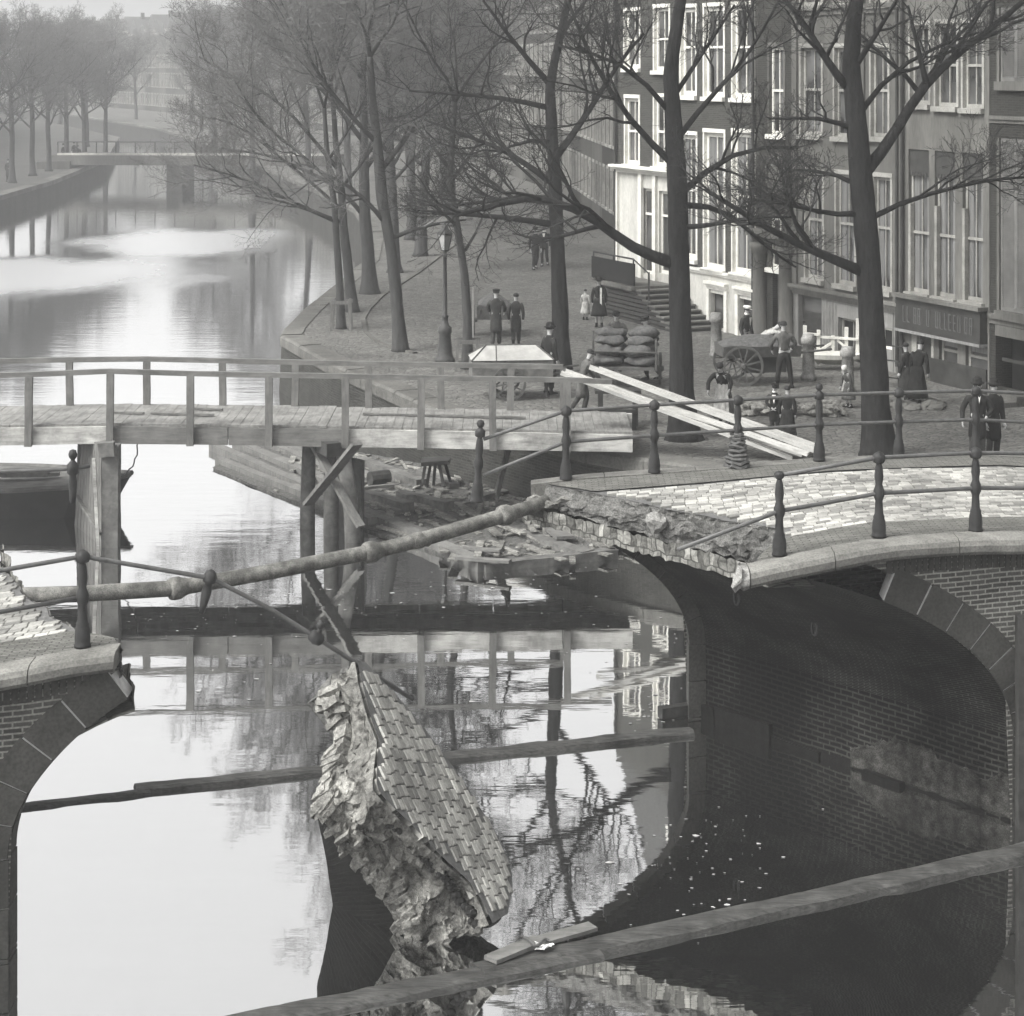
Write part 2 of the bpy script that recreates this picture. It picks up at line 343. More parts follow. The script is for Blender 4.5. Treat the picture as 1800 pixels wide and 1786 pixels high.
    # trousers
    if skirt is None:
        J, E, Rr = [], [], []; a = j(hip+V(0, 0, .07), (.17, .125)); b = j(hip+V(0, 0, -.05), (.165, .125), a)
        for s in (-1, 1):
            kn, an = wr[s]; q = j(hip.lerp(kn, .3)+V(s*.065, 0, 0), (.1, .105), b); q2 = j(kn, (.075, .078), q); q3 = j(an+V(0, 0, .03), (.065, .07), q2)
        skin_mesh(J, E, Rr, 'trousers', None, 1).build('trousers', M[trousers], root, True, True)
    else:
        l, mat = skirt; mb = MB(); rings = []
        for t_, rx, ry in ((0, .155, .12), (.2, .19, .17), (.5, .235, .22), (.8, .275, .26), (1, .30, .285)):
            c0 = hip+V(0, .0, .1-t_*l); rings.append([c0+V(math.cos(q)*rx*(1+.05*math.sin(q*7)*t_), math.sin(q)*ry*(1+.05*math.cos(q*6)*t_), 0) for q in [2*math.pi*i/20 for i in range(20)]])
        mb.loft(rings, True, True); mb.build('skirt', M[mat], root, True, True)
    for s in (-1, 1):
        an = wr[s][1]; mb = MB(); mb.lathe(an+V(0, 0, -.05), [(.045, -.03), (.05, .0), (.045, .09), (.04, .13)], 8); mb.loft([[an+V(s*.012, 0, 0)+V(x*.045*w_, y, z-.085) for x, z in ((-1, 0), (1, 0), (.8, .06*hh), (-.8, .06*hh))] for y, w_, hh in ((.05, .9, 1.2), (-.05, 1.05, 1.2), (-.12, 1.05, .8), (-.19, .7, .55))], True, True); mb.build('shoe', M['cloth_black'], root, True, True)
    # coat or jacket with sleeves
    J, E, Rr = [], [], []
    q0 = j(tors(.02), (.175, .135)); q1 = j(waist, (.168, .13), q0); q2 = j(chest, (.188, .145), q1); q5 = j(tors(.49), (.11, .1), q2); j(tors(.565, 0, .005), (.072, .074), q5)
    if coat_len > .1:
        q = q0
        for i in range(3): q = j(hip+V(0, .0, -coat_len*(i+1)/3), (.185+.012*i, .15+.012*i), q)
    for s in (-1, 1):
        sh, el, w_ = sho[s]; i = j(sh+V(s*.005, 0, 0), (.08, .08), q2); e_ = j(el, (.06, .06), i); j(w_.lerp(el, .06), (.048, .048), e_)
    skin_mesh(J, E, Rr, 'coat', None, 1, 1).build('coat', M[coat], root, True, True)
    if shirt:
        mb = MB(); cc = tors(.33, 0, -.158); mb.poly([cc+V(-.062, 0, 0)+uz*.165, cc-uz*.12+V(0, -.004, 0), cc+V(.062, 0, 0)+uz*.165]); mb.build('shirt', M['cloth_white'], root, True)
        mb = MB(); mb.lathe(tors(.56, 0, -.0), [(.08, 0), (.074, .045)], 10, 0, uz); mb.build('collar', M['cloth_white'], root, True)
        if shirt == 'bow': mb = MB(); t0 = tors(.495, 0, -.17); mb.add([t0+V(-.05, 0, .022), t0, t0+V(-.05, 0, -.022), t0+V(.05, 0, .022), t0+V(.05, 0, -.022)], [(0, 1, 2), (1, 3, 4)]); mb.build('bow_tie', M['cloth_black'], root, True)
    if apron:
        mb = MB(); mb.grid(lambda u, v: hip+V((u-.5)*(.3+.14*v), -.15-.10*v-.04*math.sin(math.pi*u)+.012*math.sin(u*17), .16-apron*v), 8, 8); mb.build('apron', M[apr_mat], root, True, True)
    if hat:
        o = hc+uz*.055; mb = MB()
        if hat == 'bowler': mb.lathe(o, [(.14, .0), (.145, .012), (.098, .018), (.097, .06), (.085, .105), (.05, .13), (.01, .137)], 14, 0, uz, 1, 1.12)
        elif hat == 'cap': mb.lathe(o-fr*.01, [(.095, -.005), (.098, .02), (.118, .045), (.10, .075), (.03, .085)], 12, 0, uz, 1, 1.12); mb.loft([[o+fr*.09+rt*.06, o+fr*.09-rt*.06], [o+fr*.155+rt*.04-uz*.015, o+fr*.155-rt*.04-uz*.015]], False, False)
        elif hat == 'wide': mb.lathe(o, [(.23, .0), (.235, .012), (.105, .02), (.1, .08), (.06, .1), (.01, .105)], 14, 0, uz); mb.ball(o+uz*.07+rt*.08, .06, 7)
        elif hat == 'bonnet': mb.lathe(o-uz*.04-fr*.01, [(.1, -.07), (.11, .0), (.112, .06), (.09, .11), (.03, .135)], 12, 0, uz, 1, 1.1)
        mb.build('hat', M[hat_mat], root, True, True)
    if extra: extra(root, tors, sho)
    return root
PI = math.pi
def at(px, py, z=ZQ): return tuple(PZ(px, py, z))
back = PI
push = {-1: (V(-.25, -.12, 1.2), V(-.22, -.36, 1.02)), 1: (V(.25, -.12, 1.2), V(.22, -.36, 1.02))}
walk = {-1: (V(-.09, -.12, .5), V(-.09, -.02, .09)), 1: (V(.09, .0, .5), V(.09, .26, .12))}
person('tall person in dark clothes seen from behind, pushing a handcart along the quay', at(872, 612), 1.72, PI*.98, .08, push, walk, hat='cap')
person('shorter person with bent arms walking beside the pushed handcart, seen from behind', at(907, 608), 1.56, PI, .03, None, walk)
person('person in a bowler hat and long dark overcoat standing beside the slim elm', at(966, 692), 1.75, PI*.72, 0, None, None, 'cloth_black', .58, hat='bowler')
person('stooping person in dark clothes behind the white planks at the foot of the slim elm', at(1022, 730), 1.6, PI*.6, .35, {-1: (V(-.24, -.3, 1.1), V(-.2, -.45, .9)), 1: (V(.24, -.3, 1.1), V(.2, -.45, .9))}, walk, 'cloth_mid')
def ribbon(root, tors, sho): mb = MB(); mb.grid(lambda u, v: tors(.48-.75*v, -.06+(u-.5)*.07, .165+.02*v), 2, 8); mb.build('ribbon', M['cloth_white'], root, True)
person('girl in a wide hat and dark knee-length dress with a white ribbon down the back', at(1053, 575), 1.55, PI, 0, None, None, 'cloth_black', .12, skirt=(.62, 'cloth_black'), hat='wide', extra=ribbon)
person('small child in a pale dress beside the girl with the white ribbon', at(1029, 562), 1.0, PI*.9, 0, None, None, 'cloth_pale', .1, skirt=(.7, 'cloth_pale'))
person('person in a round hat leaning over the cart of sacks, facing us', at(1083, 652), 1.62, 0, .15, {-1: (V(-.3, -.15, 1.2), V(-.15, -.38, 1.08)), 1: (V(.3, -.15, 1.2), V(.15, -.38, 1.08))}, None, 'cloth_mid', .2, hat='cap')
person('person in a dark cap and jacket at the right side of the cart of sacks', at(1142, 668), 1.7, -PI*.35, .2, {-1: (V(-.3, -.2, 1.2), V(-.2, -.45, 1.1)), 1: (V(.3, -.2, 1.2), V(.2, -.45, 1.1))}, walk, 'cloth_dark', .15, hat='cap')
person('person in a pale jacket bending over the two-wheeled cart before the white doorway', at(1334, 655), 1.66, PI*.45, .95, {-1: (V(-.2, -.62, 1.15), V(-.15, -.75, .9)), 1: (V(.2, -.62, 1.15), V(.15, -.75, .9))}, None, 'cloth_pale', .1, 'cloth_dark')
person('person in a white cap and white scarf standing behind the two-wheeled cart', at(1310, 640), 1.62, PI*.25, .1, None, None, 'cloth_dark', .1, hat='cap', hat_mat='cloth_white', shirt='plain')
person('broad person in a grey jacket standing with back to us at the flat cart', at(1378, 682), 1.72, PI*1.05, .06, {-1: (V(-.33, -.05, 1.14), V(-.28, -.22, .98)), 1: (V(.33, -.05, 1.14), V(.27, -.18, .95))}, {-1: (V(-.15, 0, .5), V(-.2, .03, .09)), 1: (V(.14, 0, .5), V(.19, .03, .09))}, 'cloth_mid', .06, 'cloth_black')
person('bending person in a dark blouse and large pale apron in the street behind the planks', at(1272, 748), 1.58, -PI*.12, .5, {-1: (V(-.3, -.35, 1.15), V(-.26, -.5, .92)), 1: (V(.3, -.35, 1.15), V(.3, -.55, .98))}, None, 'cloth_black', .04, skirt=(.82, 'cloth_mid'), apron=.8, apr_mat='cloth_pale')
person('child in a dark cap with pale hands clasped in front, standing in the street', at(1362, 772), 1.22, -PI*.1, .0, {-1: (V(-.27, -.06, 1.16), V(-.04, -.2, 1.0)), 1: (V(.27, -.06, 1.16), V(.04, -.2, 1.0))}, None, 'cloth_black', .4, hat='cap', shirt='plain')
person('child in a long black coat turned away beside the child with clasped hands', at(1384, 778), 1.25, PI*.9, .0, None, None, 'cloth_black', .1, skirt=(.78, 'cloth_black'))
person('crouching child in a round white bonnet near the guard post and barrier', at(1492, 716), 1.05, -PI*.3, .35, None, None, 'cloth_mid', .1, skirt=(.7, 'cloth_mid'), hat='bonnet', hat_mat='cloth_white')
person('stooped person in black at the door of the shop house', at(1612, 712), 1.6, PI*.8, .3, None, None, 'cloth_black', .1, skirt=(.82, 'cloth_black'))
person('slight person in dark grey by the end of the iron area railing', at(1594, 706), 1.45, PI*1.2, .05, None, None, 'cloth_dark', .1, skirt=(.8, 'cloth_dark'))
def stick(root, tors, sho): w_ = sho[-1][2]; mb = MB(); mb.tube([w_+V(0, -.06, .03), V(w_.x-.1, w_.y-.2, .0)], .012, 6); mb.build('walking_stick', M['rope'], root, True)
person('person in bowler hat and bow tie with a walking stick behind the railing', at(1718, 818), 1.78, -PI*.06, 0, {-1: (V(-.3, .0, 1.14), V(-.3, -.18, .92)), 1: (V(.3, .02, 1.14), V(.16, -.2, 1.0))}, None, 'cloth_black', .42, hat='bowler', shirt='bow')
person('person in a dark hat and coat standing just behind the one with the bow tie', at(1746, 812), 1.7, PI*.12, 0, None, None, 'cloth_black', .5, hat='bowler')
person('distant person in a dark suit and white shirt front on the street by the elm', at(957, 468), 1.66, -.2, 0, None, walk, 'cloth_black', .2, shirt='plain')
person('distant person in dark clothes next to the one with the white shirt front', at(941, 474), 1.72, .3, 0, None, walk, 'cloth_black', .2, hat='cap')
for i, (px, py, h_, lab) in enumerate(((137, 290, 1.7, 'hazy figure in dark clothes on the left bank by the fourth elm'), (111, 286, 1.65, 'hazy figure on the left bank between two elms'), (14, 320, 1.7, 'hazy figure at the left edge on the left bank'), (130, 281, 1.6, 'faint hazy figure behind the one by the fourth elm'))):
    person(lab, at(px, py, 1.26), h_, i*1.3, 0, None, None, 'cloth_black', .55, hat='bowler' if i % 2 else None)

# ------------------------------------------------------------------ camera, sky, sun, air
sc = bpy.context.scene
cam = D.cameras.new('camera'); co = D.objects.new('camera', cam); C.objects.link(co); sc.camera = co
co.location = (0, 0, H); co.rotation_euler = (math.pi/2, 0, 0)
cam.sensor_width = 36; cam.lens = 72; cam.shift_y = -(893-HY)/1800.0; cam.clip_end = 2000; cam.clip_start = .1
sc.view_settings.view_transform = 'Standard'; sc.view_settings.look = 'None'; sc.view_settings.gamma = 1
sc.view_settings.exposure = EXPOSURE
SUN_EL, SUN_AZ = math.radians(50), math.radians(240)      # azimuth clockwise from +Y: behind the camera, to its left
w = D.worlds.new('World'); sc.world = w; w.use_nodes = True; t = w.node_tree; bg = t.nodes['Background']
sky = t.nodes.new('ShaderNodeTexSky'); sky.sky_type = 'NISHITA'; sky.sun_disc = False
sky.sun_elevation = SUN_EL; sky.sun_rotation = SUN_AZ; sky.dust_density = 4.0; sky.air_density = 1.2
bw = t.nodes.new('ShaderNodeRGBToBW'); t.links.new(sky.outputs[0], bw.inputs[0]); t.links.new(bw.outputs[0], bg.inputs[0])
bg.inputs[1].default_value = SKY
sl = D.lights.new('sun', 'SUN'); so = D.objects.new('sun', sl); C.objects.link(so)
sl.energy = SUN; sl.angle = math.radians(20); sl.color = (1, .985, .95)
sd = V(math.sin(SUN_AZ)*math.cos(SUN_EL), math.cos(SUN_AZ)*math.cos(SUN_EL), math.sin(SUN_EL))
so.rotation_euler = sd.to_track_quat('Z', 'Y').to_euler(); so.location = (-30, -30, 40)
sc.cycles.use_denoising = True; sc.cycles.max_bounces = 6; sc.cycles.diffuse_bounces = 3; sc.cycles.glossy_bounces = 3
sc.cycles.volume_bounces = 1; sc.cycles.caustics_reflective = False; sc.cycles.caustics_refractive = False
sc.cycles.use_adaptive_sampling = True; sc.cycles.adaptive_threshold = .02; sc.cycles.sample_clamp_indirect = 6
if HAZE:
    hz = MB().box(-900, 500, -25, 1600, -4, 34)
    hm, t, p = new_mat('haze_air'); t.nodes.remove(p)
    pv = nd(t, 'ShaderNodeVolumePrincipled', Density=HAZE, Anisotropy=.7); pv.inputs['Color'].default_value = (.93, .933, .938, 1)
    t.links.new(pv.outputs[0], t.nodes['Material Output'].inputs['Volume'])
    ho = hz.build('haze', hm); ho['kind'] = 'stuff'; ho['label'] = 'pale winter haze hanging over the canal and the far trees'

# ------------------------------------------------------------------ water
def water_mat():
    m, t, p = new_mat('canal_water'); out = t.nodes['Material Output']
    tc = t.nodes.new('ShaderNodeTexCoord')
    def noi(sx, sy, scale, det=4, rot=0.0):
        mp = t.nodes.new('ShaderNodeMapping'); mp.inputs['Scale'].default_value = (sx, sy, 1); mp.inputs['Rotation'].default_value = (0, 0, rot)
        t.links.new(tc.outputs['Object'], mp.inputs['Vector'])
        n = nd(t, 'ShaderNodeTexNoise', Scale=scale, Detail=det, Roughness=.55); t.links.new(mp.outputs[0], n.inputs['Vector']); return n.outputs[0]
    def math_(op, a, b=None, clamp=False):
        q = t.nodes.new('ShaderNodeMath'); q.operation = op; q.use_clamp = clamp
        for i, x in enumerate((a, b)):
            if x is None: continue
            if isinstance(x, (int, float)): q.inputs[i].default_value = x
            else: t.links.new(x, q.inputs[i])
        return q.outputs[0]
    sep = t.nodes.new('ShaderNodeSeparateXYZ'); t.links.new(tc.outputs['Object'], sep.inputs[0]); X, Y = sep.outputs[0], sep.outputs[1]
    wob = noi(.12, .05, 1.0, 8)
    def ell(cx, cy, rx, ry, wamp=1.9, soft=.4):
        a = math_('DIVIDE', math_('SUBTRACT', X, cx), rx); b = math_('DIVIDE', math_('SUBTRACT', Y, cy), ry)
        r = math_('SQRT', math_('ADD', math_('MULTIPLY', a, a), math_('MULTIPLY', b, b)))
        r = math_('ADD', r, math_('MULTIPLY', math_('SUBTRACT', wob, .5), wamp))
        mr = nd(t, 'ShaderNodeMapRange', interpolation_type='SMOOTHSTEP'); mr.inputs[1].default_value = 1-soft; mr.inputs[2].default_value = 1+soft
        mr.inputs[3].default_value = 1; mr.inputs[4].default_value = 0; t.links.new(r, mr.inputs[0]); return mr.outputs[0]
    gust = math_('MAXIMUM', ell(-18.5, 115, 5.5, 9), ell(-25, 97, 9.5, 9))         # cat's-paws of wind on the far water
    calm = nd(t, 'ShaderNodeMapRange', interpolation_type='SMOOTHSTEP'); calm.inputs[1].default_value = 33; calm.inputs[2].default_value = 52
    t.links.new(Y, calm.inputs[0])
    h1 = noi(.55, 2.2, 1.0, 4); h2 = noi(.25, .5, 1.0, 3); h3 = noi(2.2, 9.0, 1.0, 3)
    h = math_('ADD', math_('MULTIPLY', h2, .18), math_('MULTIPLY', h1, math_('ADD', .055, math_('MULTIPLY', calm.outputs[0], .15))))
    h = math_('ADD', h, math_('MULTIPLY', h3, math_('ADD', .004, math_('ADD', math_('MULTIPLY', calm.outputs[0], .03), math_('MULTIPLY', gust, .12)))))
    b = nd(t, 'ShaderNodeBump', Strength=WBUMP, Distance=.1); t.links.new(h, b.inputs['Height'])
    gl = t.nodes.new('ShaderNodeBsdfGlossy'); gl.distribution = 'GGX'; gl.inputs['Color'].default_value = (1, 1, 1, 1)
    t.links.new(math_('ADD', .02, math_('MULTIPLY', gust, .33)), gl.inputs['Roughness']); t.links.new(b.outputs[0], gl.inputs['Normal'])
    df = t.nodes.new('ShaderNodeBsdfDiffuse'); df.inputs['Color'].default_value = (.012, .012, .011, 1)
    fr = nd(t, 'ShaderNodeFresnel', IOR=1.33); t.links.new(b.outputs[0], fr.inputs['Normal'])
    k = math_('ADD', .76, math_('MULTIPLY', fr.outputs[0], .24), True)
    mx = t.nodes.new('ShaderNodeMixShader'); t.links.new(k, mx.inputs[0]); t.links.new(df.outputs[0], mx.inputs[1]); t.links.new(gl.outputs[0], mx.inputs[2])
    t.links.new(mx.outputs[0], out.inputs['Surface']); return m
M['water'] = water_mat()
wt = MB().quad(V(-880, -20, 0), V(400, -20, 0), V(400, 1590, 0), V(-880, 1590, 0))
struct(wt.build('canal_water', M['water']))

# ------------------------------------------------------------------ right quay: street, wall, coping
QE = [PZ(x, y, ZQ) for x, y in ((1330, 836), (1267, 827), (1133, 807), (1033, 790), (783, 727), (727, 703), (637, 663), (583, 640), (495, 590))]
QE = [V(4.9, 36.0, ZQ)] + QE + [V(-7.07, 64.0, ZQ), V(-7.0, 68.6, ZQ), V(-6.6, 76.5, ZQ), V(-6.2, 86, ZQ), V(-6.8, 99, ZQ), V(-9, 117, ZQ), V(-13, 135, ZQ), V(-19, 160, ZQ), V(-28, 200, ZQ), V(-45, 260, ZQ), V(-75, 340, ZQ), V(-120, 440, ZQ), V(-240, 700, ZQ), V(-420, 1100, ZQ), V(-650, 1560, ZQ)]
def offs(pl, d):
    out = []
    for i, p in enumerate(pl):
        a = pl[max(i-1, 0)]; b = pl[min(i+1, len(pl)-1)]; tt = (b-a); tt.z = 0; tt.normalize(); out.append(p+V(tt.y, -tt.x, 0)*d)
    return out
def dens(pl, step=1.2):
    out = []
    for a, b in zip(pl, pl[1:]):
        n = max(1, int((b-a).length/(step if a.y < 200 else 25))); out += [a.lerp(b, i/n) for i in range(n)]
    return out+[pl[-1]]
QD = dens(QE, 1.2); QI = offs(QD, .62)
mb = MB()      # street surface inside the coping
for a, b in zip(QI, QI[1:]):
    far = lambda p: V(max(p.x+26, 26), p.y+6 if p.y < 240 else 1585, ZQ)
    n = 10
    for i in range(n):
        q = [a.lerp(far(a), i/n), a.lerp(far(a), (i+1)/n), b.lerp(far(b), (i+1)/n), b.lerp(far(b), i/n)]
        mb.quad(q[0], q[1], q[2], q[3])
mb.quad(QI[0], V(4.9, 30.5, ZQ), V(60, 30.5, ZQ), V(max(QI[0].x+26, 26), QI[0].y+6, ZQ))
mb.quad(V(20, 42, ZQ-.01), V(20, 30, ZQ-.01), V(100, 30, ZQ-.01), V(100, 1585, ZQ-.01))
struct(mb.build('street', M['cobble']))
mb = MB(); QO = offs(QD, -.05)      # coping stones, a bull-nosed course, each stone a little proud of the next
acc = 0; jt = []
for i in range(len(QD)-1):
    a, b = QO[i], QO[i+1]; c, d = QI[i+1], QI[i]; z = R.uniform(.0, .025)
    g = (b-a).normalized()*.008
    prof = lambda p, q: [p+V(0, 0, -.3), p+V(0, 0, -.05+z), p.lerp(q, .1)+V(0, 0, .01+z), q+V(0, 0, .02+z), q+V(0, 0, -.2)]
    mb.loft([prof(a+g, d+g), prof(b-g, c-g)], False, False)
    mb.loft([prof(a+g, d+g)], False, False)
struct(mb.build('quay_coping', M['pave_slab'], smooth=False))
mb = MB(); QW = offs(QD, .03)
def wallp(u, v):
    k = u*(len(QW)-1); i = min(int(k), len(QW)-2); p = QW[i].lerp(QW[i+1], k-i); z = interp([(0, ZQ-.25), (.25, 1.2), (.5, .8), (.7, .4), (.85, .1), (1, -1.5)], v)
    q = offs([QW[i], QW[i+1]], 1.0)[0]-QW[i]
    return V(p.x, p.y, z)-q*(ZQ-z)*.05+nv(p, .6)*.03
L = [0]
for a, b in zip(QW, QW[1:]): L.append(L[-1]+(b-a).length)
def walluv(u, v):
    k = u*(len(QW)-1); i = min(int(k), len(QW)-2); return (lerp(L[i], L[i+1], k-i), interp([(0, ZQ-.25), (.25, 1.2), (.5, .8), (.7, .4), (.85, .1), (1, -1.5)], v))
mb.grid(wallp, len(QW)-1, 6, 0, walluv)
tag(mb.build('quay_wall', M['brick_quay']), 'dark damp brick quay wall below the tree-lined street', 'quay wall')
# kerb of pale stone round the tree strip
kp = [PZ(x, y, ZQ) for x, y in ((800, 430), (735, 480), (672, 520), (648, 545), (638, 562), (643, 585), (662, 602), (688, 612), (730, 622))]
kp = dens(kp, .8); kb = MB(); o1 = offs(kp, -.07); o2 = offs(kp, .07)
kb.loft([[a, a+V(0, 0, .05), b+V(0, 0, .05), b] for a, b in zip(o1, o2)], False, False)
struct(kb.build('kerb', M['pave_slab']))
# trampled footway of slabs before the houses
# ------------------------------------------------------------------ the broken brick bridge
YN = lambda X: 24.97+.34*X           # line of the near railing
YF = lambda X: 30.45+.34*X           # line of the far railing
BA = V(.9468, .3219, 0)              # along the bridge
CE, SK, A0, B0, Z0 = .49, -3.9, 6.1, 2.72, 1.13     # skew barrel: centre, skew, half span, rise, spring height
def vault(s, dx, lift=0.0):
    X = CE+SK*s+dx; k = max(0.0, 1-(dx/A0)**2); return V(X, 24.72+5.9*s+.34*X, Z0+B0*math.sqrt(k)+lift)
def deck_z(X, s):
    zn = interp([(-20, 1.9), (-9, 2.9), (-4.9, 3.33), (-4.2, 3.35), (2.9, 3.62), (3.4, 3.69), (4.8, 3.83), (6.1, 3.80), (8, 3.66), (14, 2.6), (40, 2.2)], X)
    zf = interp([(-20, 1.9), (-10, 2.9), (-6.5, 3.28), (-6, 3.3), (.2, 3.70), (1, 3.74), (5, 3.74), (7.6, 3.66), (9, 3.5), (15, 2.6), (40, 2.2)], X)
    return lerp(zn, zf, s)
def deck(X, s, dz=0.0):
    return V(X, lerp(24.60, 30.72, s)+.34*X, deck_z(X, s)+dz)
# outline of the break in the deck, as (s across the bridge, X along it)
def sx(p): return ((p.y-.34*p.x-24.60)/6.12, p.x)
BR = sorted([(0.0, 2.95), (.10, 3.15), (.2, 3.55), (.30, 3.6), (.36, 3.3), (.44, 2.95), (.56, 2.4), (.66, 1.95), (.75, 1.5), (.84, 1.05), (.92, .6), (1.0, .26)])
BL = sorted([(0.0, -4.45), (.10, -4.6), (.16, -4.95), (.25, -5.25), (.38, -5.62), (.5, -6.0), (.62, -6.3), (.75, -6.6), (.86, -6.9), (1.0, -7.1)])
def brk(tab, s, amp=.1): return interp(tab, s)+amp*nz((s*9, tab[0][1], 0), 1.0)
def on_side(side, X, s): return X > brk(BR, s)+.02 if side > 0 else X < brk(BL, s)-.02
bridge_r = thing('broken_bridge', 'wide right-hand stump of the collapsed brick arch bridge with its dark vault and paved deck', 'bridge', deck(6, .5, -1.5), 0, 'stumps of the broken bridge')
bridge_l = thing('broken_bridge', 'small left-hand stump of the collapsed bridge with a corner of setts at the left edge', 'bridge', deck(-6, .5, -1.5), 0, 'stumps of the broken bridge')
def make_stump(side, root):
    E = 14.5 if side > 0 else -13.0
    tab = BR if side > 0 else BL
    # ---- vault soffit, drawn from the break down to the spring and on below the water
    dmax = A0*side
    def vf(u, v):
        s = v; d0 = brk(tab, s)-(CE+SK*s)
        d0 = max(min(d0, A0-.05), -A0+.05)
        if u < .7:
            th0 = math.asin(d0/A0); th = lerp(th0, side*math.pi/2, u/.7); p = vault(s, A0*math.sin(th))
        else:
            p = vault(s, dmax); p.z = lerp(Z0, -2.0, (u-.7)/.3)
        return p+nv(p, 1.1)*.025
    def vuv(u, v): return (v*6.6, u*9.3)
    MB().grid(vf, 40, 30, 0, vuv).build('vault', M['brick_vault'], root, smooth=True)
    # ---- spandrel walls on both faces
    for s, off in ((0.0, 0.0), (1.0, 0.0)):
        mb = MB(); n = 60
        X0 = brk(tab, s); xs = [lerp(X0, E, (i/n)**1.3) for i in range(n+1)]
        for a, b in zip(xs, xs[1:]):
            def lowp(X):
                dx = X-(CE+SK*s)
                if abs(dx) >= A0: return -2.0
                return vault(s, dx).z+.40
            pa, pb = vault(s, a-(CE+SK*s)), vault(s, b-(CE+SK*s)); ta, tb = deck_z(a, s)-.2, deck_z(b, s)-.2
            la, lb = min(lowp(a), ta), min(lowp(b), tb)
            q = [V(pa.x, pa.y, la), V(pb.x, pb.y, lb), V(pb.x, pb.y, tb), V(pa.x, pa.y, ta)]
            mb.quad(*q) if (side > 0) == (s == 0) else mb.quad(q[3], q[2], q[1], q[0])
        mb.build('spandrel_wall', M['brick_face'], root)
    # soldier course of upright bricks under the near coping
    mb = MB(); X = brk(tab, 0)+(.9 if side > 0 else -.25); n = 0
    while abs(X) < abs(E) and n < 70:
        z = deck_z(X, 0)-.205; p = vault(0, X-CE); h = .2+R.uniform(-.006, .006)
        if vault(0, X-CE).z+.36 < z-h or abs(X-CE) > A0:
            mb.boxf(V(p.x, p.y, 0), BA, V(-BA.y, BA.x, 0), V(0, 0, 1), -.035, .035, -.012-R.uniform(0, .006), .1, z-h, z)
        X += .083*side; n += 1
    mb.build('soldier_course', M['ring'] if side > 0 else M['ring'], root)
    # ---- ring of dressed voussoirs on each face, one stone each
    for s, sg in ((0.0, -1), (1.0, 1)):
        d0 = brk(tab, s)-(CE+SK*s)
        th0 = math.asin(max(-.999, min(.999, d0/A0)))+side*(.36 if (s == 0 and side > 0) else -.01); arc = []
        th1 = side*math.pi/2; nst = 7 if side > 0 else 5
        for k in range(nst+1): arc.append(lerp(th0, th1, k/nst))
        arc.append(None)
        mb = MB()
        for k in range(nst):
            a, b = arc[k], arc[k+1]; rings = []; g = .003
            pr = R.uniform(.0, .02)
            for i in range(6):
                th = lerp(a, b, i/5)+(g if i == 0 else (-g if i == 5 else 0))*side
                pin = vault(s, A0*math.sin(th)); nn = V(math.sin(th)*B0, 0, math.cos(th)*A0).normalized(); nn = V(nn.x, nn.x*.34, nn.z)
                hgt = .45+(.05 if k % 2 else 0)*0
                yv = V(0, sg, 0); pin = pin+nn*.004
                top = pin+nn*hgt; top.z = min(top.z, deck_z(top.x, s)-.21)
                rings.append([pin+yv*(.02+pr), top+yv*(.02+pr), top-yv*.4, pin-yv*.4])
            mb.loft(rings, True, True)
        # jamb stones below the spring
        for k in range(3):
            z1 = Z0-k*.55-.01; z0 = z1-.53; p = vault(s, dmax); w_ = .42+(.16 if k % 2 else 0)
            mb.boxf(V(p.x, p.y, 0), BA*side, V(0, 1, 0)*sg, V(0, 0, 1), -.004, w_, -.4, .022, z0, z1)
        mb.build('arch_ring', M['ring'], root)
        mb = MB(); rings = []
        for i in range(25):
            th = lerp(th0, th1, i/24); pin = vault(s, A0*math.sin(th)); nn = V(math.sin(th)*B0, 0, math.cos(th)*A0).normalized(); nn = V(nn.x, nn.x*.34, nn.z); pin = pin+nn*.02
            top = pin+nn*.41; top.z = min(top.z, deck_z(top.x, s)-.23); yv = V(0, sg, 0); rings.append([pin+yv*.008, top+yv*.008, top-yv*.3, pin-yv*.3])
        mb.loft(rings, True, True).build('ring_mortar', M['mortar'], root)
    # ---- coping stones, long and bull-nosed, near and far
    for s, sg in ((0.0, -1), (1.0, 1)):
        mb = MB(); X = brk(tab, s, 0)+(.02 if side > 0 else -.02); first = True
        while abs(X) < abs(E)-.5:
            Ln = R.uniform(1.35, 1.8) if not first else (1.12 if side > 0 else .9); X1 = X+Ln*side; first = False; rings = []
            for i in range(5):
                xx = lerp(X+.006*side, X1-.006*side, i/4); p = deck(xx, s); p.y += 0
                yv = V(.0, 1, 0)*sg; z = p.z+.02; rg = []
                for yo, zo in ((-.34, .0), (-.02, .0), (.05, -.03), (.085, -.09), (.085, -.17), (.05, -.215), (-.34, -.2)):
                    rg.append(V(p.x, p.y+sg*yo, z+zo)+nv((p.x*1.1, yo*3, zo*3), 1.0)*.008)
                rings.append(rg)
            mb.loft(rings, True, True); X = X1
        mb.build('coping', M['stone'], root, smooth=False)
    # ---- paved deck: bed, brick footways, granite setts laid one by one
    def bed(u, v):
        s = lerp(.05, .95, v); X = lerp(brk(tab, s)+.02*side, E, u**1.6); return deck(X, s, -.012)
    MB().grid(bed, 36, 40, 0).build('paving_bed', M['sett_joint'], root)
    for s0, s1 in ((.055, .2), (.82, .945)):
        def fw(u, v):
            s = lerp(s0, s1, v); X = lerp(brk(tab, s)+.03*side, E, u**1.5); return deck(X, s, .012)
        MB().grid(fw, 40, 6, 0).build('footway', M['clinker'], root)
    mb = MB(); s = .205; row = 0; Lx = .105
    s_hi = .815; dv = .118/5.8; vis = 8.6 if side > 0 else -9.5
    x0 = -11.0 if side < 0 else -.5
    nrow = int((s_hi-.205)/dv)
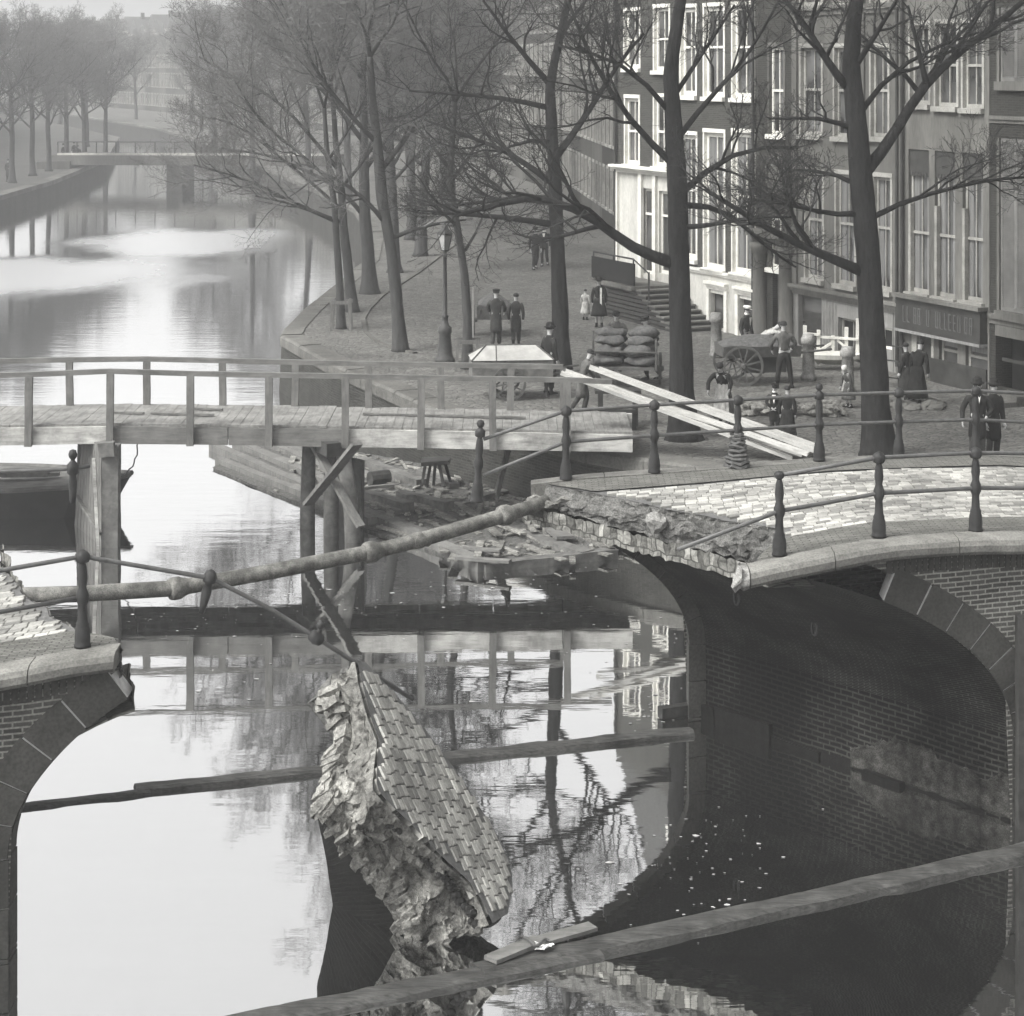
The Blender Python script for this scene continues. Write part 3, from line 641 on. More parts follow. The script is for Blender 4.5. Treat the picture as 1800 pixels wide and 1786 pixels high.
    for j in range(nrow):
        sa = .205+j*dv; sb_ = sa+dv*.93; ph = R.uniform(0, .2); X = x0+ph
        while X < (9.2 if side > 0 else -4):
            Ls = R.uniform(.15, .21); sm = (sa+sb_)/2
            if on_side(side, X, sm) and on_side(side, X+Ls, sm):
                h = R.uniform(-.004, .005)+.02*nz((X*.8, j*.09, 0)); tl = R.uniform(-.003, .003); g = .005
                vs = []
                for (xx, ss, zz) in ((X+g, sa, tl), (X+Ls-g, sa, -tl), (X+Ls-g, sb_, tl), (X+g, sb_, -tl)):
                    vs.append(deck(xx, ss, .012+h+zz))
                c = sum(vs, V(0, 0, 0))/4
                top = [c+(p-c)*.9+V(0, 0, .006) for p in vs]; low = [p-V(0, 0, .05) for p in vs]
                b = vs; fs = [(0, 1, 2, 3)]
                allv = top+b+low
                for i in range(4):
                    k = (i+1) % 4; fs += [(i, i+4, k+4, k), (i+4, i+8, k+8, k+4)]
                mb.add(allv, [(0, 1, 2, 3)]+[(i+4, k+4, k, i) for i, k in ((0, 1), (1, 2), (2, 3), (3, 0))]+[(i+8, k+8, k+4, i+4) for i, k in ((0, 1), (1, 2), (2, 3), (3, 0))])
            X += Ls
    mb.build('setts', M['sett'], root)
    # ---- the torn section: fill over the broken ring of arch bricks
    def sec(u, v):
        s = lerp(.03, 1.0, u); X = brk(tab, s); top = deck(X, s, -.01); d0 = X-(CE+SK*s); lo = vault(s, max(-A0+.05, min(A0-.05, d0)))
        zt, zl = top.z, lo.z+.03
        if zt-zl < .12: zl = zt-.12
        under = interp([(0, 0), (.3, .05), (.6, .02), (.85, .16), (1, .2)], v)
        p = V(lerp(top.x, lo.x, v)+side*under*.6, lerp(top.y, lo.y, v), lerp(zt, zl, v))
        return p+nv(p, 2.6, 3)*.06*(0 if v == 0 else 1)+nv(p, 8, 5)*.05*(0 if v == 0 else 1)+nv(p, 20, 5)*.025*(0 if v == 0 else 1)
    MB().grid(sec, 90, 14).build('torn_fill', M['fill'], root)
    def lay(u, v):
        s = lerp(.0, 1.0, u); X = brk(tab, s); d0 = X-(CE+SK*s)-side*(.10+.05*nz((s*14, 2, 0))+.04*nz((s*40, 7, 0)))
        if v <= .5: p = vault(s, max(-A0+.05, min(A0-.05, d0)), .05-.25*v/.5-.06*abs(nz((s*30, 3, 1))))
        else: p = vault(s, max(-A0+.05, min(A0-.05, d0+side*(v-.5)*1.2)), -.2+.2*(v-.5)*2)
        return p+nv(p, 9, 2)*.03
    MB().grid(lay, 140, 6, 0, lambda u, v: (u*7.0, v*.5)).build('torn_arch_bricks', M['brick_layer'], root)
    # plinth of big stones at the water line
    s = .02; k = 0
    while s < .98:
        ds = R.uniform(.1, .2)
        if R.random() < .55:
            a, b = vault(s, dmax), vault(min(.99, s+ds-.005), dmax); zt = R.uniform(.06, .26); wd = R.uniform(.04, .14)
            d = (b-a); d.z = 0; d.normalize(); nrm = V(d.y, -d.x, 0); nrm = nrm if nrm.x*side < 0 else -nrm
            mb = MB(); mb.boxf(V(a.x, a.y, 0), d, nrm, V(0, 0, 1), 0, V(b.x-a.x, b.y-a.y, 0).length, -.1, wd, -1, zt); mb.v = [q+nv(q, 3)*.03 for q in mb.v]; mb.build('plinth_stone', M['algae'], root)
        s += ds
    def crust(u, v):
        s_ = lerp(.0, .46, u); p = vault(s_, dmax); top = .62+.16*nz((u*9, side, 4))+.08*nz((u*40, 1, 4))-.4*max(0, u-.75)*3; p.z = lerp(.0, max(.05, top), v); return p+V(-side*(.03 if 0 < v < .9 and 0 < u < 1 else -.01), -.004, 0)+nv(p, 5)*.02
    MB().grid(crust, 70, 10).build('lime_crust', M['lime'], root)
    def slime(u, v):
        p = vault(lerp(.01, .99, u), dmax); top = .1+.06*nz((u*14, side, 0))+.03*nz((u*60, 1, 0)); p.z = lerp(-.6, top, v); return p+V(-side*(.012 if v < .9 else .002), -.004, 0)
    MB().grid(slime, 90, 4).build('wet_band', M['algae'], root)
make_stump(1, bridge_r); make_stump(-1, bridge_l)
# iron tie rings in the dark vault
for px, py, s in ((1300, 1078, .72), (1436, 1108, .5)):
    lo, hi = 0, math.pi/2
    best = min((abs((lambda p: (p.x/p.y*FPX+CX)-px)(vault(s, A0*math.sin(th)))) , th) for th in [i*.01 for i in range(40, 157)])
    p = vault(s, A0*math.sin(best[1])); n = V(-1, -.34, -.2).normalized()
    mb = MB(); c = p+n*.05; pts = [c+V(0, 0, 1)*.10*math.cos(a)+V(.55, -.63, 0)*.06*math.sin(a) for a in [i*math.pi/6 for i in range(13)]]
    mb.tube(pts, .018, 5); mb.build('tie_ring', M['iron'], bridge_r)
# fresh white end of the near coping and the pale loose stone in the torn fill
mb = MB(); rings = []
for i, xx in enumerate((2.965, 2.9, 2.84, 2.80)):
    p = deck(xx, 0); rings.append([V(p.x, p.y-yo*1.0, p.z+.02+zo)+(nv((yo*9, zo*9, i*.7), 1.3)*.05*i if i else V(0, 0, 0)) for yo, zo in ((-.36, .0), (-.18, .01), (-.02, .0), (.05, -.03), (.085, -.09), (.085, -.17), (.05, -.215), (-.15, -.24), (-.36, -.24))])
mb.loft(rings, True, True).build('coping_break', M['pale_stone'], bridge_r)
q = PY(1152, 918, 29.0); mb = MB(); mb.ball(q, .13, 14, 0, 1, .8, 1.15); mb.v = [a+nv(a, 5)*.07+nv(a, 14)*.035 for a in mb.v]; mb.build('loose_stone', M['pale_stone'], bridge_r)
for px, py, r in ((965, 886, .13), (1000, 880, .12), (945, 880, .09)):
    q = PY(px, py, 30.3); mb = MB(); mb.ball(q, r, 9, 0, 1.6, .8, .7); mb.v = [a+nv(a, 6)*.09+nv(a, 15)*.03 for a in mb.v]; mb.build('loose_stone', M['core'], bridge_r)

# ---- railings: baluster posts with two bars
POST = [(.098, 0), (.098, .03), (.088, .05), (.092, .1), (.085, .2), (.072, .24), (.075, .26), (.058, .3), (.048, .47), (.06, .5), (.072, .53), (.072, .60), (.058, .64), (.045, .68), (.06, .78), (.05, .9), (.034, .96), (.03, .97)]
def post(base, root, h=1.1, full=True, axis=None, knob='cap', z0=0.0):
    k = h/1.1; mb = MB(); ax = axis or V(0, 0, 1)
    pr = [(r, z*k) for r, z in POST if z >= z0]
    mb.lathe(base, pr, 12, 0, ax)
    if knob != 'none':
        c = base+Vector(ax).normalized()*1.0*k
        mb.lathe(c, [(.03, -.05), (.07, -.035), (.085, 0), (.085, .05), (.055, .085), (.012, .11)] if knob == 'cap' else [(.03, -.05), (.075, -.03), (.078, .05), (.045, .08), (.03, .1), (.05, .12), (.06, .155), (.045, .2), (.01, .215)], 10, 0, ax)
    else: mb.lathe(base+Vector(ax)*.97*k, [(.035, 0), (.062, .03), (.07, .07), (.04, .1), (.01, .105)], 10, 0, ax)
    return mb.build('railing_post', M['iron'], root, smooth=True)
def bar(pts, root, r=.028): return MB().tube(pts, r, 7).build('railing_bar', M['iron_rail'], root, smooth=True)
def atX(px, yl, a): k = (px-CX)/FPX; X = k*yl/(1-k*a); return X
NB = lambda X: V(X, YN(X), deck_z(X, .03)+.02)
FB = lambda X: V(X, YF(X), deck_z(X, .97)+.02)
nx = [atX(p, 24.97, .34) for p in (1370, 1545, 1715)]+[7.55, 8.95, 10.35]
for i, X in enumerate(nx): post(NB(X), bridge_r, knob='none' if i == 0 else 'cap')
top = [NB(X)+V(0, 0, 1.03) for X in nx[1:]]; e = top[0]+(top[0]-top[1])+V(.05, 0, -.16)
bar([e]+top, bridge_r); mid = [NB(X)+V(0, 0, .565) for X in nx]
bar([PY(1192, 966, 25.4)]+mid, bridge_r)
fx = [atX(p, 30.45, .34) for p in (995, 1150, 1297, 1440, 1580, 1715)]+[8.9, 10.3]
for i, X in enumerate(fx): post(FB(X), bridge_r, knob='ball' if i == 3 else 'cap')
bar([PY(850, 772, 30.3)]+[FB(X)+V(0, 0, 1.03) for X in fx], bridge_r); bar([PY(850, 835, 30.3)]+[FB(X)+V(0, 0, .565) for X in fx], bridge_r)
hb = PY(838, 882, 30.3); post(hb, bridge_r, knob='ball', axis=V(.05, 0, 1))
# scrap of rusted chain bundled round the third far post
mb = MB(); c = FB(fx[2])
for i in range(9):
    z = .02+i*.06; r = .17-.012*i; pts = [c+V(math.cos(a)*r+nz((i, a, 0), 1.5)*.05, math.sin(a)*r, z+nz((a, i, 3), 2)*.05) for a in [k*.6 for k in range(11)]]
    mb.tube(pts, .03, 5)
tag(mb.build('rusty_chain', M['rope'], loc=c), 'dark tangle of chain heaped round the third post of the far railing', 'chain')
# left stump rails
lx = [-9.3, -7.9, -6.4, atX(145, 24.97, .34)]
for X in lx: post(NB(X), bridge_l)
bar([NB(X)+V(0, 0, 1.03) for X in lx]+[PY(370, 1016, 23.9), PY(468, 1066, 24.1), PY(558, 1122, 24.3), PY(726, 1230, 24.7)], bridge_l)
bar([NB(X)+V(0, 0, .565) for X in lx], bridge_l)
hp = PY(352, 1078, 23.85); post(hp, bridge_l, z0=.0) if False else None
a, b = PY(354, 1078, 23.88), PY(369, 1016, 23.9); ax = (b-a).normalized()
mb = MB(); Lh = (b-a).length
mb.lathe(a, [(.03, 0), (.045, Lh*.25), (.06, Lh*.6), (.045, Lh*.85), (.075, Lh*.88), (.085, Lh), (.06, Lh+.07), (.02, Lh+.1)], 10, 0, ax); mb.build('broken_post', M['iron'], bridge_l, smooth=True)
c = PY(556, 1121, 24.3); d = (PY(726, 1230, 24.7)-c).normalized(); mb = MB()
mb.lathe(c-d*.1, [(.03, 0), (.07, .03), (.085, .1), (.07, .17), (.03, .2)], 10, 0, d); mb.tube([c, c+V(.05, 0, .12)], .03, 7); mb.ball(c+V(.055, 0, .15), .055, 9); mb.build('broken_post', M['iron'], bridge_l, smooth=True)
fl = [-11.5, -10.0, -8.6]
for X in fl: post(FB(X), bridge_l)
b = PY(128, 824, 28.0); bar([FB(X)+V(0, 0, 1.03) for X in fl]+[PY(0, 829, 27.9), b, PY(158, 819, 28.1)], bridge_l)
mb = MB(); mb.lathe(b-V(0, 0, .47), [(.04, 0), (.048, .1), (.06, .3), (.045, .38), (.085, .42), (.085, .52), (.03, .58), (.03, .6), (.055, .63), (.062, .67), (.045, .72), (.01, .735)], 10); mb.build('broken_post', M['iron'], bridge_l, smooth=True)
# ------------------------------------------------------------------ the fallen piece of bridge
PA, PF, PG = PY(630, 1160, 24.2), PY(870, 1610, 23.0), PY(880, 1470, 24.3)
PN = (PF-PA).cross(PG-PA).normalized()
if PN.z < 0: PN = -PN
PL = [PP(x, y, PA, PN) for x, y in ((630, 1160), (640, 1210), (652, 1258), (668, 1300), (664, 1342), (662, 1385), (700, 1425), (740, 1465), (782, 1507), (826, 1548), (850, 1585), (868, 1622))]
PRr = [PP(x, y, PA, PN) for x, y in ((644, 1163), (668, 1190), (702, 1226), (737, 1266), (770, 1310), (800, 1350), (830, 1394), (852, 1430), (881, 1475), (900, 1525), (903, 1560), (895, 1605))]
ths = [.5, .55, .62, .72, .84, .92, 1.0, 1.05, 1.1, 1.15, 1.2, 1.2]
SL = [PP(x, y, PA-PN*h_, PN) for (x, y), h_ in zip(((583, 1184), (572, 1240), (592, 1302), (570, 1372), (558, 1430), (588, 1472), (618, 1508), (650, 1550), (682, 1592), (705, 1630), (724, 1665), (760, 1720)), ths)]
blk = thing('fallen_bridge_block', 'huge tilted block of the fallen bridge with setts on its back standing in the canal', 'rubble block', V(-1.2, 24, 0))
def strip(A, B, u, v):
    k = u*(len(A)-1); i = min(int(k), len(A)-2); return A[i].lerp(A[i+1], k-i).lerp(B[i].lerp(B[i+1], k-i), v)
def rough_pt(p, v, amp=1.0):
    e = min(1, min(v, 1-v)*5+.12)*amp
    b = noise.voronoi(p*3.2)[0][0]
    return p+nv(p, 2.2, 1)*.16*e+nv(p, 6, 4)*.09*e+nv(p, 17, 9)*.045*e+nv(p, 34, 3)*.02*e-PN*.0+(b-.3)*.09*e*V(-.5, -.8, .1)
sub = PN*.05
PLs = [p-sub for p in PL]
def mid_(A, B, k): return [a.lerp(b, k+.05*nz(a, 2.3)) for a, b in zip(A, B)]
MIDL = mid_(PLs, SL, .42)
MB().grid(lambda u, v: rough_pt(strip(PLs, MIDL, u, v), v*.5), 90, 16).build('torn_fill', M['core'], blk)
MB().grid(lambda u, v: rough_pt(strip(MIDL, SL, u, v), .5+v*.5, 1.2), 110, 26).build('torn_masonry', M['rubble'], blk)
# broken ends of the arch bricks standing out of the torn face
mb = MB()
for i in range(150):
    u = R.uniform(.03, .95); v = R.uniform(.45, .97); p = rough_pt(strip(MIDL, SL, u, v), .5+v*.5, 1.2); e = strip(MIDL, SL, min(1, u+.02), v)-strip(MIDL, SL, max(0, u-.02), v)
    e.normalize(); d = (strip(MIDL, SL, u, 1)-strip(MIDL, SL, u, 0)).normalized(); n3 = e.cross(d).normalized(); n3 = n3 if n3.y < 0 else -n3
    rot = Matrix.Rotation(R.uniform(-.35, .35), 3, n3); e = rot @ e; d = rot @ d
    a, b_, c_ = R.uniform(.03, .045), R.uniform(.05, .14), R.uniform(.03, .1)
    q = p-n3*.02; vs = len(mb.v); mb.boxf(q, e, d, n3, -a, a, -b_, b_, -.1, c_)
    for k in range(vs, len(mb.v)): mb.v[k] = mb.v[k]+nv(mb.v[k], 7)*.02
mb.build('arch_bricks', M['rubble'], blk)
# near-black balls painting the shade of sett hollows along the edge of the fill
mb = MB()
for i in range(26):
    u = .48+.5*i/26+R.uniform(-.008, .008); p = strip(PLs, MIDL, u, R.uniform(.30, .46)); mb.ball(p-V(.0, .02, 0), R.uniform(.045, .075), 7, 0, 1, .6, .8)
mb.build('hollow_shade', M['tar'], blk)
mb = MB()
def dark(u, v):
    a = strip([SL[4], SL[6], SL[8], SL[10]], [PY(558, 1431, 24.45), PY(575, 1520, 24.4), PY(588, 1600, 24.3), PY(592, 1680, 24.3)], u, v)
    return a+nv(a, 1.7)*.03*min(1, v*4)
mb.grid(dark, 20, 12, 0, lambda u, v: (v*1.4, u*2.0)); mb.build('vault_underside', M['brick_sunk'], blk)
back = [p-PN*.95 for p in PRr]; mb = MB()
mb.grid(lambda u, v: rough_pt(strip([p-PN*.12 for p in PRr], back, u, v), v, .6), 40, 10)
mb.grid(lambda u, v: rough_pt(strip(back, SL, u, v), v, .3), 30, 10)
mb.grid(lambda u, v: rough_pt(strip([PL[0]-sub, SL[0]], [PRr[0]-sub, back[0]], u, v), v, .5), 8, 6)
mb.build('torn_back', M['fill'], blk)
# bed and setts of the road still on it
outl = PL+PRr[::-1]; e1 = (PF-PA).normalized(); e2 = PN.cross(e1).normalized()
if e2.x < 0: e2 = -e2
def loc2(p): d = p-PA; return (d.dot(e1), d.dot(e2))
poly2 = [loc2(p) for p in outl]
def inside(x, y, po=poly2):
    r = False; j = len(po)-1
    for i in range(len(po)):
        if (po[i][1] > y) != (po[j][1] > y) and x < (po[j][0]-po[i][0])*(y-po[i][1])/(po[j][1]-po[i][1])+po[i][0]: r = not r
        j = i
    return r
MB().grid(lambda u, v: strip(PL, PRr, u, v)-PN*.012+nv(strip(PL, PRr, u, v), 3)*.01, 30, 12).build('paving_bed', M['sett_joint'], blk)
mb = MB(); wy = .1; y = -2.2; ang = -.16
f1 = (e1*math.cos(ang)+e2*math.sin(ang)); f2 = (e2*math.cos(ang)-e1*math.sin(ang))
def g2(a, b): p = PA+f1*a+f2*b; return loc2(p)
while y < 3.2:
    x = -1+R.uniform(0, .25)
    while x < 5:
        Ls = R.uniform(.14, .19); ok = all(inside(*g2(a, b)) for a, b in ((x+.02, y+.02), (x+Ls-.02, y+.02), (x+Ls-.02, y+wy-.02), (x+.02, y+wy-.02)))
        if ok and inside(*g2(x+Ls/2, y-.05)) and R.random() > .012:
            o = PA+PN*(R.uniform(-.005, .005)+.02*nz((x*.9, y*.9, 5))); g = .006; tl = R.uniform(-.003, .003)
            cs = [(x+g, y+g), (x+Ls-g, y+g), (x+Ls-g, y+wy-g), (x+g, y+wy-g)]
            b = [o+f1*a+f2*c+PN*tl*(1 if i % 2 else -1) for i, (a, c) in enumerate(cs)]; c0 = sum(b, V(0, 0, 0))/4
            tp = [c0+(p-c0)*.88+PN*.008 for p in b]; lo = [p-PN*.15 for p in b]
            mb.add(tp+b+lo, [(0, 1, 2, 3)]+[(i+4, k+4, k, i) for i, k in ((0, 1), (1, 2), (2, 3), (3, 0))]+[(i+8, k+8, k+4, i+4) for i, k in ((0, 1), (1, 2), (2, 3), (3, 0))])
        x += Ls
    y += wy
mb.build('setts', M['sett'], blk)

# ------------------------------------------------------------------ water main hanging across the gap
P0, P1 = V(-6.1, 26.4, 3.13), V(.55, 31.0, 3.36)
ctrl = [PY(40, 1047, 26.3), PY(140, 1044, 26.6), PY(310, 1034, 27.2), PY(480, 1004, 27.9), PY(650, 971, 28.6), PY(735, 950, 29.0), PY(880, 908, 29.8), PY(960, 882, 30.4)]
pp = thing('water_main', 'long iron water pipe with collars hanging across the gap of the broken bridge', 'pipe', ctrl[3])
MB().tube(dens(ctrl, .4), .105, 14).build('pipe', M['pipe'], pp, smooth=True)
for (px, py, yy), big in zip(((310, 1034, 27.2), (652, 970.5, 28.6), (735, 950, 29.0), (888, 905.5, 29.85)), (1, 1, 0, 1)):
    c = PY(px, py, yy); d = V(.82, .57, .03).normalized(); r = .15 if big else .118
    MB().lathe(c-d*.09, [(.1, -.02), (r-.01, 0), (r, .04), (r, .14), (r-.02, .17), (.112, .24), (.1, .26)], 14, 0, d).build('collar', M['pipe'], pp, smooth=True)

# ------------------------------------------------------------------ floating beams across the canal
def float_beam(p, q, wd, hh, label, z=.1, seg=24):
    mb = MB(); a = V(p.x, p.y, z); b = V(q.x, q.y, z); d = (b-a).normalized(); sd = V(d.y, -d.x, 0); rings = []; ns = int((b-a).length/.22)
    for i in range(ns+1):
        c = a.lerp(b, i/ns); rings.append([c+sd*x*wd/2+V(0, 0, y*hh/2)+nv(c+sd*x+V(0, 0, y), 1.7)*.03+nv(c*3+sd*x*2+V(0, 0, y*2), 2.0)*.012 for x, y in ((-1, -.7), (-1, .55), (-.86, .86), (-.5, .98), (.1, 1.0), (.6, .97), (.9, .82), (1, .5), (1, -.7))])
    mb.loft(rings, True, True)
    o = mb.build('floating_beam', M['timber_x'], loc=p.lerp(q, .5)); return tag(o, label, 'timber beam', 'beams floating across the canal')
float_beam(PZ(30, 1408, .1), PZ(262, 1380, .1), .2, .3, 'thinner left end of the wet beam lying beside the left stump, spliced to a thicker one', -.10)
float_beam(PZ(238, 1378, .1), PZ(1215, 1278, .1), .3, .34, 'long dark wet beam floating behind the fallen block as far as the right-hand vault', -.09)
float_beam(PZ(250, 1818, .1), PZ(1048, 1659, .1), .4, .4, 'near beam in the bottom foreground carrying two loose boards', -.13)
float_beam(PZ(840, 1697, .1), PZ(1960, 1452, .1), .42, .4, 'long pale beam floating in the foreground that runs out at the right edge', -.11)
def board(p, q, wd, th, label, mat='timber', name='board', grp=None):
    o = MB().beam(p, q, wd, th, jit=.008, seg=6).build(name, M[mat], loc=p.lerp(q, .5)); return tag(o, label, 'board', grp)
board(PZ(862, 1687, .13), PZ(948, 1652, .13), .2, .045, 'short pale board lying on the foreground beam next to the scrap of paper', 'rail_wood')
board(PZ(905, 1668, .12), PZ(1042, 1627, .15), .2, .04, 'longer loose board lying askew over the foreground beam', 'rail_wood')
c = PZ(930, 1651, .18); mb = MB(); mb.tube([c+V(-.14+.04*i, .1*math.sin(i*.9)-.012*i, .012*math.cos(i*1.7)) for i in range(10)], .02, 5)
tag(mb.build('chain', M['rope'], loc=c), 'short dark chain dropped across the boards on the foreground beam', 'chain')
c = PZ(957, 1668, .11); mb = MB(); mb.grid(lambda u, v: c+V((u-.5)*.2, (v-.5)*.12, .03)+nv((u*2, v*2, 4), 1.7)*.05, 6, 5)
tag(mb.build('paper_scrap', M['paper'], loc=c), 'crumpled white scrap of paper beside the short board on the foreground beam', 'paper')
p = PZ(1793, 1440, .0); mb = MB(); mb.beam(V(p.x-.01, p.y-.25, -1.5), V(p.x+.0, p.y-.25, 2.75), .2, .2, (0, 1, 0), jit=.012, seg=10)
tag(mb.build('mooring_pile', M['timber_dark'], loc=V(p.x, p.y-.25, 0)), 'upright wooden pile at the right edge before the arch springing', 'pile')
board(PZ(1160, 1253, .1), PZ(1212, 1246, .1), .16, .16, 'short dark balk adrift by the foot of the right-hand vault', 'timber_dark', 'drifting_balk')

# ------------------------------------------------------------------ temporary wooden footbridge
wbz = thing('wooden_footbridge', 'temporary wooden bridge on trestles with plain rails across the canal behind the gap', 'bridge', PZ(500, 950, 0))
YB, YK = 42.9, 45.2
def zf(px): return interp([(-200, 2.38), (0, 2.41), (196, 2.45), (480, 2.41), (740, 2.36), (1110, 2.27)], px)
def FR(px, dz=0.0): p = PY(px, 0, YB); return V(p.x, YB, zf(px)+dz)
def BK(px, dz=0.0): p = PY(px, 0, YK); return V(p.x, YK, zf(px)+dz+.02)
stn = [-330, -90, 53, 196, 336, 474, 608, 740, 867, 997, 1112]
mb = MB()
for a, b in zip(stn, stn[1:]):
    A, B = FR(a), FR(b); A2, B2 = V(A.x-1.6*0, YK, A.z), V(B.x, YK, B.z); n = max(2, int((B-A).length/.19))
    for i in range(n):
        l, r = lerp(0, 1, i/n)+.001, lerp(0, 1, (i+1)/n)-.003; h = R.uniform(-.005, .006)
        c0, c1 = A.lerp(B, l), A.lerp(B, r)
        mb.boxf(V(c0.x, YB-.02, (c0.z+c1.z)/2+h), V(1, 0, (B.z-A.z)/(B.x-A.x)), V(0, 1, 0), V(0, 0, 1), 0, c1.x-c0.x, R.uniform(-.03, .01), YK-YB+.1+R.uniform(0, .1), -.05, 0)
mb.build('deck', M['deck_wood'], wbz)
for (f, yy) in ((FR, YB-.06), (BK, YK+.1)):
    for i, (a, b) in enumerate(((-330, 196), (196, 608), (608, 867), (867, 1112))):
        A, B = f(a), f(b); mm = f((a+b)/2); mb = MB()
        for q, r in ((A, mm), (mm, B)): mb.beam(V(q.x+.01, yy, q.z-.235), V(r.x-.01, yy, r.z-.235), .1, .36, (0, 0, 1), jit=.01, seg=4)
        mb.build('girder', M['rail_wood' if i == 1 else 'fascia'], wbz)
mb = MB()
for dy in (.5, 1.1, 1.7): mb.beam(V(FR(-330).x, YB+dy, 2.2), V(FR(1112).x, YB+dy, 2.1), .14, .24)
mb.build('joist', M['timber'], wbz)
for px in (53, 196, 336, 474, 608, 740, 867, 997):
    p = FR(px); MB().beam(V(p.x, YB-.165, p.z-.43), V(p.x+R.uniform(-.02, .02), YB-.165, p.z+1.06), .15, .1, (0, 1, 0), jit=.01, seg=4).build('rail_post', M['post_wood'], wbz)
for px in (122, 257, 391, 518, 648, 775, 897, 990):
    p = BK(px); MB().beam(V(p.x, YK+.05, p.z-.02), V(p.x+R.uniform(-.02, .02), YK+.05, p.z+.93), .15, .1, (0, 1, 0), jit=.01, seg=4).build('rail_post', M['post_wood'], wbz)
MB().tube([V(FR(p).x, YB-.16, FR(p).z+z) for p, z in ((-330, 1.02), (53, 1.07), (196, 1.11), (336, 1.08), (608, 1.07), (867, 1.07), (1000, 1.08), (1075, 1.06))], .072, 4, True, 0, (0, 1, 1)).build('hand_rail', M['rail_wood'], wbz)
MB().tube([V(BK(p).x, YK+.05, BK(p).z+z) for p, z in ((-330, .93), (122, .98), (257, .99), (391, .97), (648, .95), (990, .96))], .075, 4, True, 0, (0, 1, 1)).build('hand_rail', M['rail_wood'], wbz)
CD = V(-.66, .75, 0).normalized()
# trestle on the right, crossed braces on two piles
f0 = V(PZ(635, 925, 0).x, 42.7, 0); r0 = f0+CD*1.75
for b0, top, r in ((f0, V(-.32, .25, 2.0), .17), (r0, V(.05, 0, 2.0), .16), (f0.lerp(r0, .5), V(0, 0, 2.0), .16)):
    MB().tube([b0-V(0, 0, 1.5), b0+V(0, 0, .6)+V(top.x*.3, top.y*.3, 0), b0+top], [r*1.1, r, r*.9], 10).build('pile', M['timber'], wbz, smooth=True)
MB().beam(f0+V(-.45, -.15, 1.95), r0+V(-.1, .2, 2.0), .3, .28, jit=.01, seg=4).build('cap_beam', M['timber_dark'], wbz)
n_ = V(-.75, -.66, 0)
MB().beam(PY(541, 886, 43.0), PY(628, 780, 42.0), .07, .27, n_, jit=.01, seg=5).build('brace', M['post_wood'], wbz)
MB().beam(PY(546, 772, 43.3), PY(634, 926, 42.15), .07, .19, n_, jit=.01, seg=5).build('brace', M['post_wood'], wbz)
MB().beam(r0+V(.45, .3, .3), f0+V(.1, .5, .3), .08, 2.6, V(0, 0, 1), jit=.02, seg=5).build('plank_or_shade_screen', M['timber_dark'], wbz)  # added dark sheet, stands in for the darkness between the piles
# trestle on the left, planked over
g0 = V(PZ(194, 962, 0).x, 42.3, 0); g1 = V(PZ(143, 918, 0).x-.0, 44.5, 0)
MB().beam(g0-V(0, 0, 1.2), g0+V(0, .1, 2.1), .34, .3, V(0, 1, 0), jit=.02, seg=8).build('pile', M['timber'], wbz)
MB().beam(g0+V(-.16, -.2, -1.2), g0+V(-.33, -.1, 1.85), .07, .05, V(0, 1, 0), jit=.008, seg=6).build('batten', M['fascia'], wbz)
MB().tube([g1-V(0, 0, 1.2), g1+V(.1, 0, 2.1)], .16, 8).build('pile', M['timber'], wbz)
mb = MB(); n = 9
for i in range(n):
    t0, t1 = i/n, (i+1)/n-.012
    a, b = g0.lerp(g1, t0)+V(-.17, -.05, 0), g0.lerp(g1, t1)+V(-.17, -.05, 0)
    zb = -.4+0*t0; k = 1-.5*0
    ta, tb = g0.lerp(g1, t0*.62)+V(-.2, 0, 2.08), g0.lerp(g1, t1*.62)+V(-.2, 0, 2.08); e = V(.06, .06, 0)
    mb.loft([[a+V(0, 0, zb), b+V(0, 0, zb), b+V(0, 0, zb)+e, a+V(0, 0, zb)+e], [ta, tb, tb+e, ta+e]], True, True)
mb.build('plank_or_shade_screen', M['post_wood'], wbz)
mb = MB(); mb.beam(PY(139, 872, 44.0), PY(182, 938, 42.25), .06, .2, n_, jit=.015, seg=6); mb.build('brace', M['rail_wood'], wbz)
MB().beam(PY(187, 777, 42.2), PY(189, 802, 42.2), .32, .22, V(0, 1, 0)).build('cap_beam', M['timber'], wbz)
# loose laths lying on the deck
for a, b, dy, lab in ((175, 238, 1.15, 'short dark lath at the left on the footbridge deck'), (250, 365, 1.05, 'longer dark lath on the footbridge deck before the second rear post'), (305, 372, 1.75, 'thin lath close to the rear rail of the footbridge'), (630, 925, 1.35, 'very long lath on the right half of the footbridge deck')):
    p, q = FR(a, .03), FR(b, .03); board(V(p.x, YB+dy, p.z), V(q.x, YB+dy-.15, q.z+.01), .09, .04, lab, 'timber', 'lath', 'laths left on the footbridge')
p = PY(243, 765, 42.9); q = PY(208, 842, 43.2); mb = MB()
mb.tube([p.lerp(q, i/12)+V(.12*math.sin(i/12*math.pi)+.02*math.sin(i*2.1), 0, -.12*math.sin(i/12*math.pi)) for i in range(13)], .016, 5)
tag(mb.build('rope', M['rope'], loc=p), 'thin slack rope hanging from the footbridge by the left trestle', 'rope')
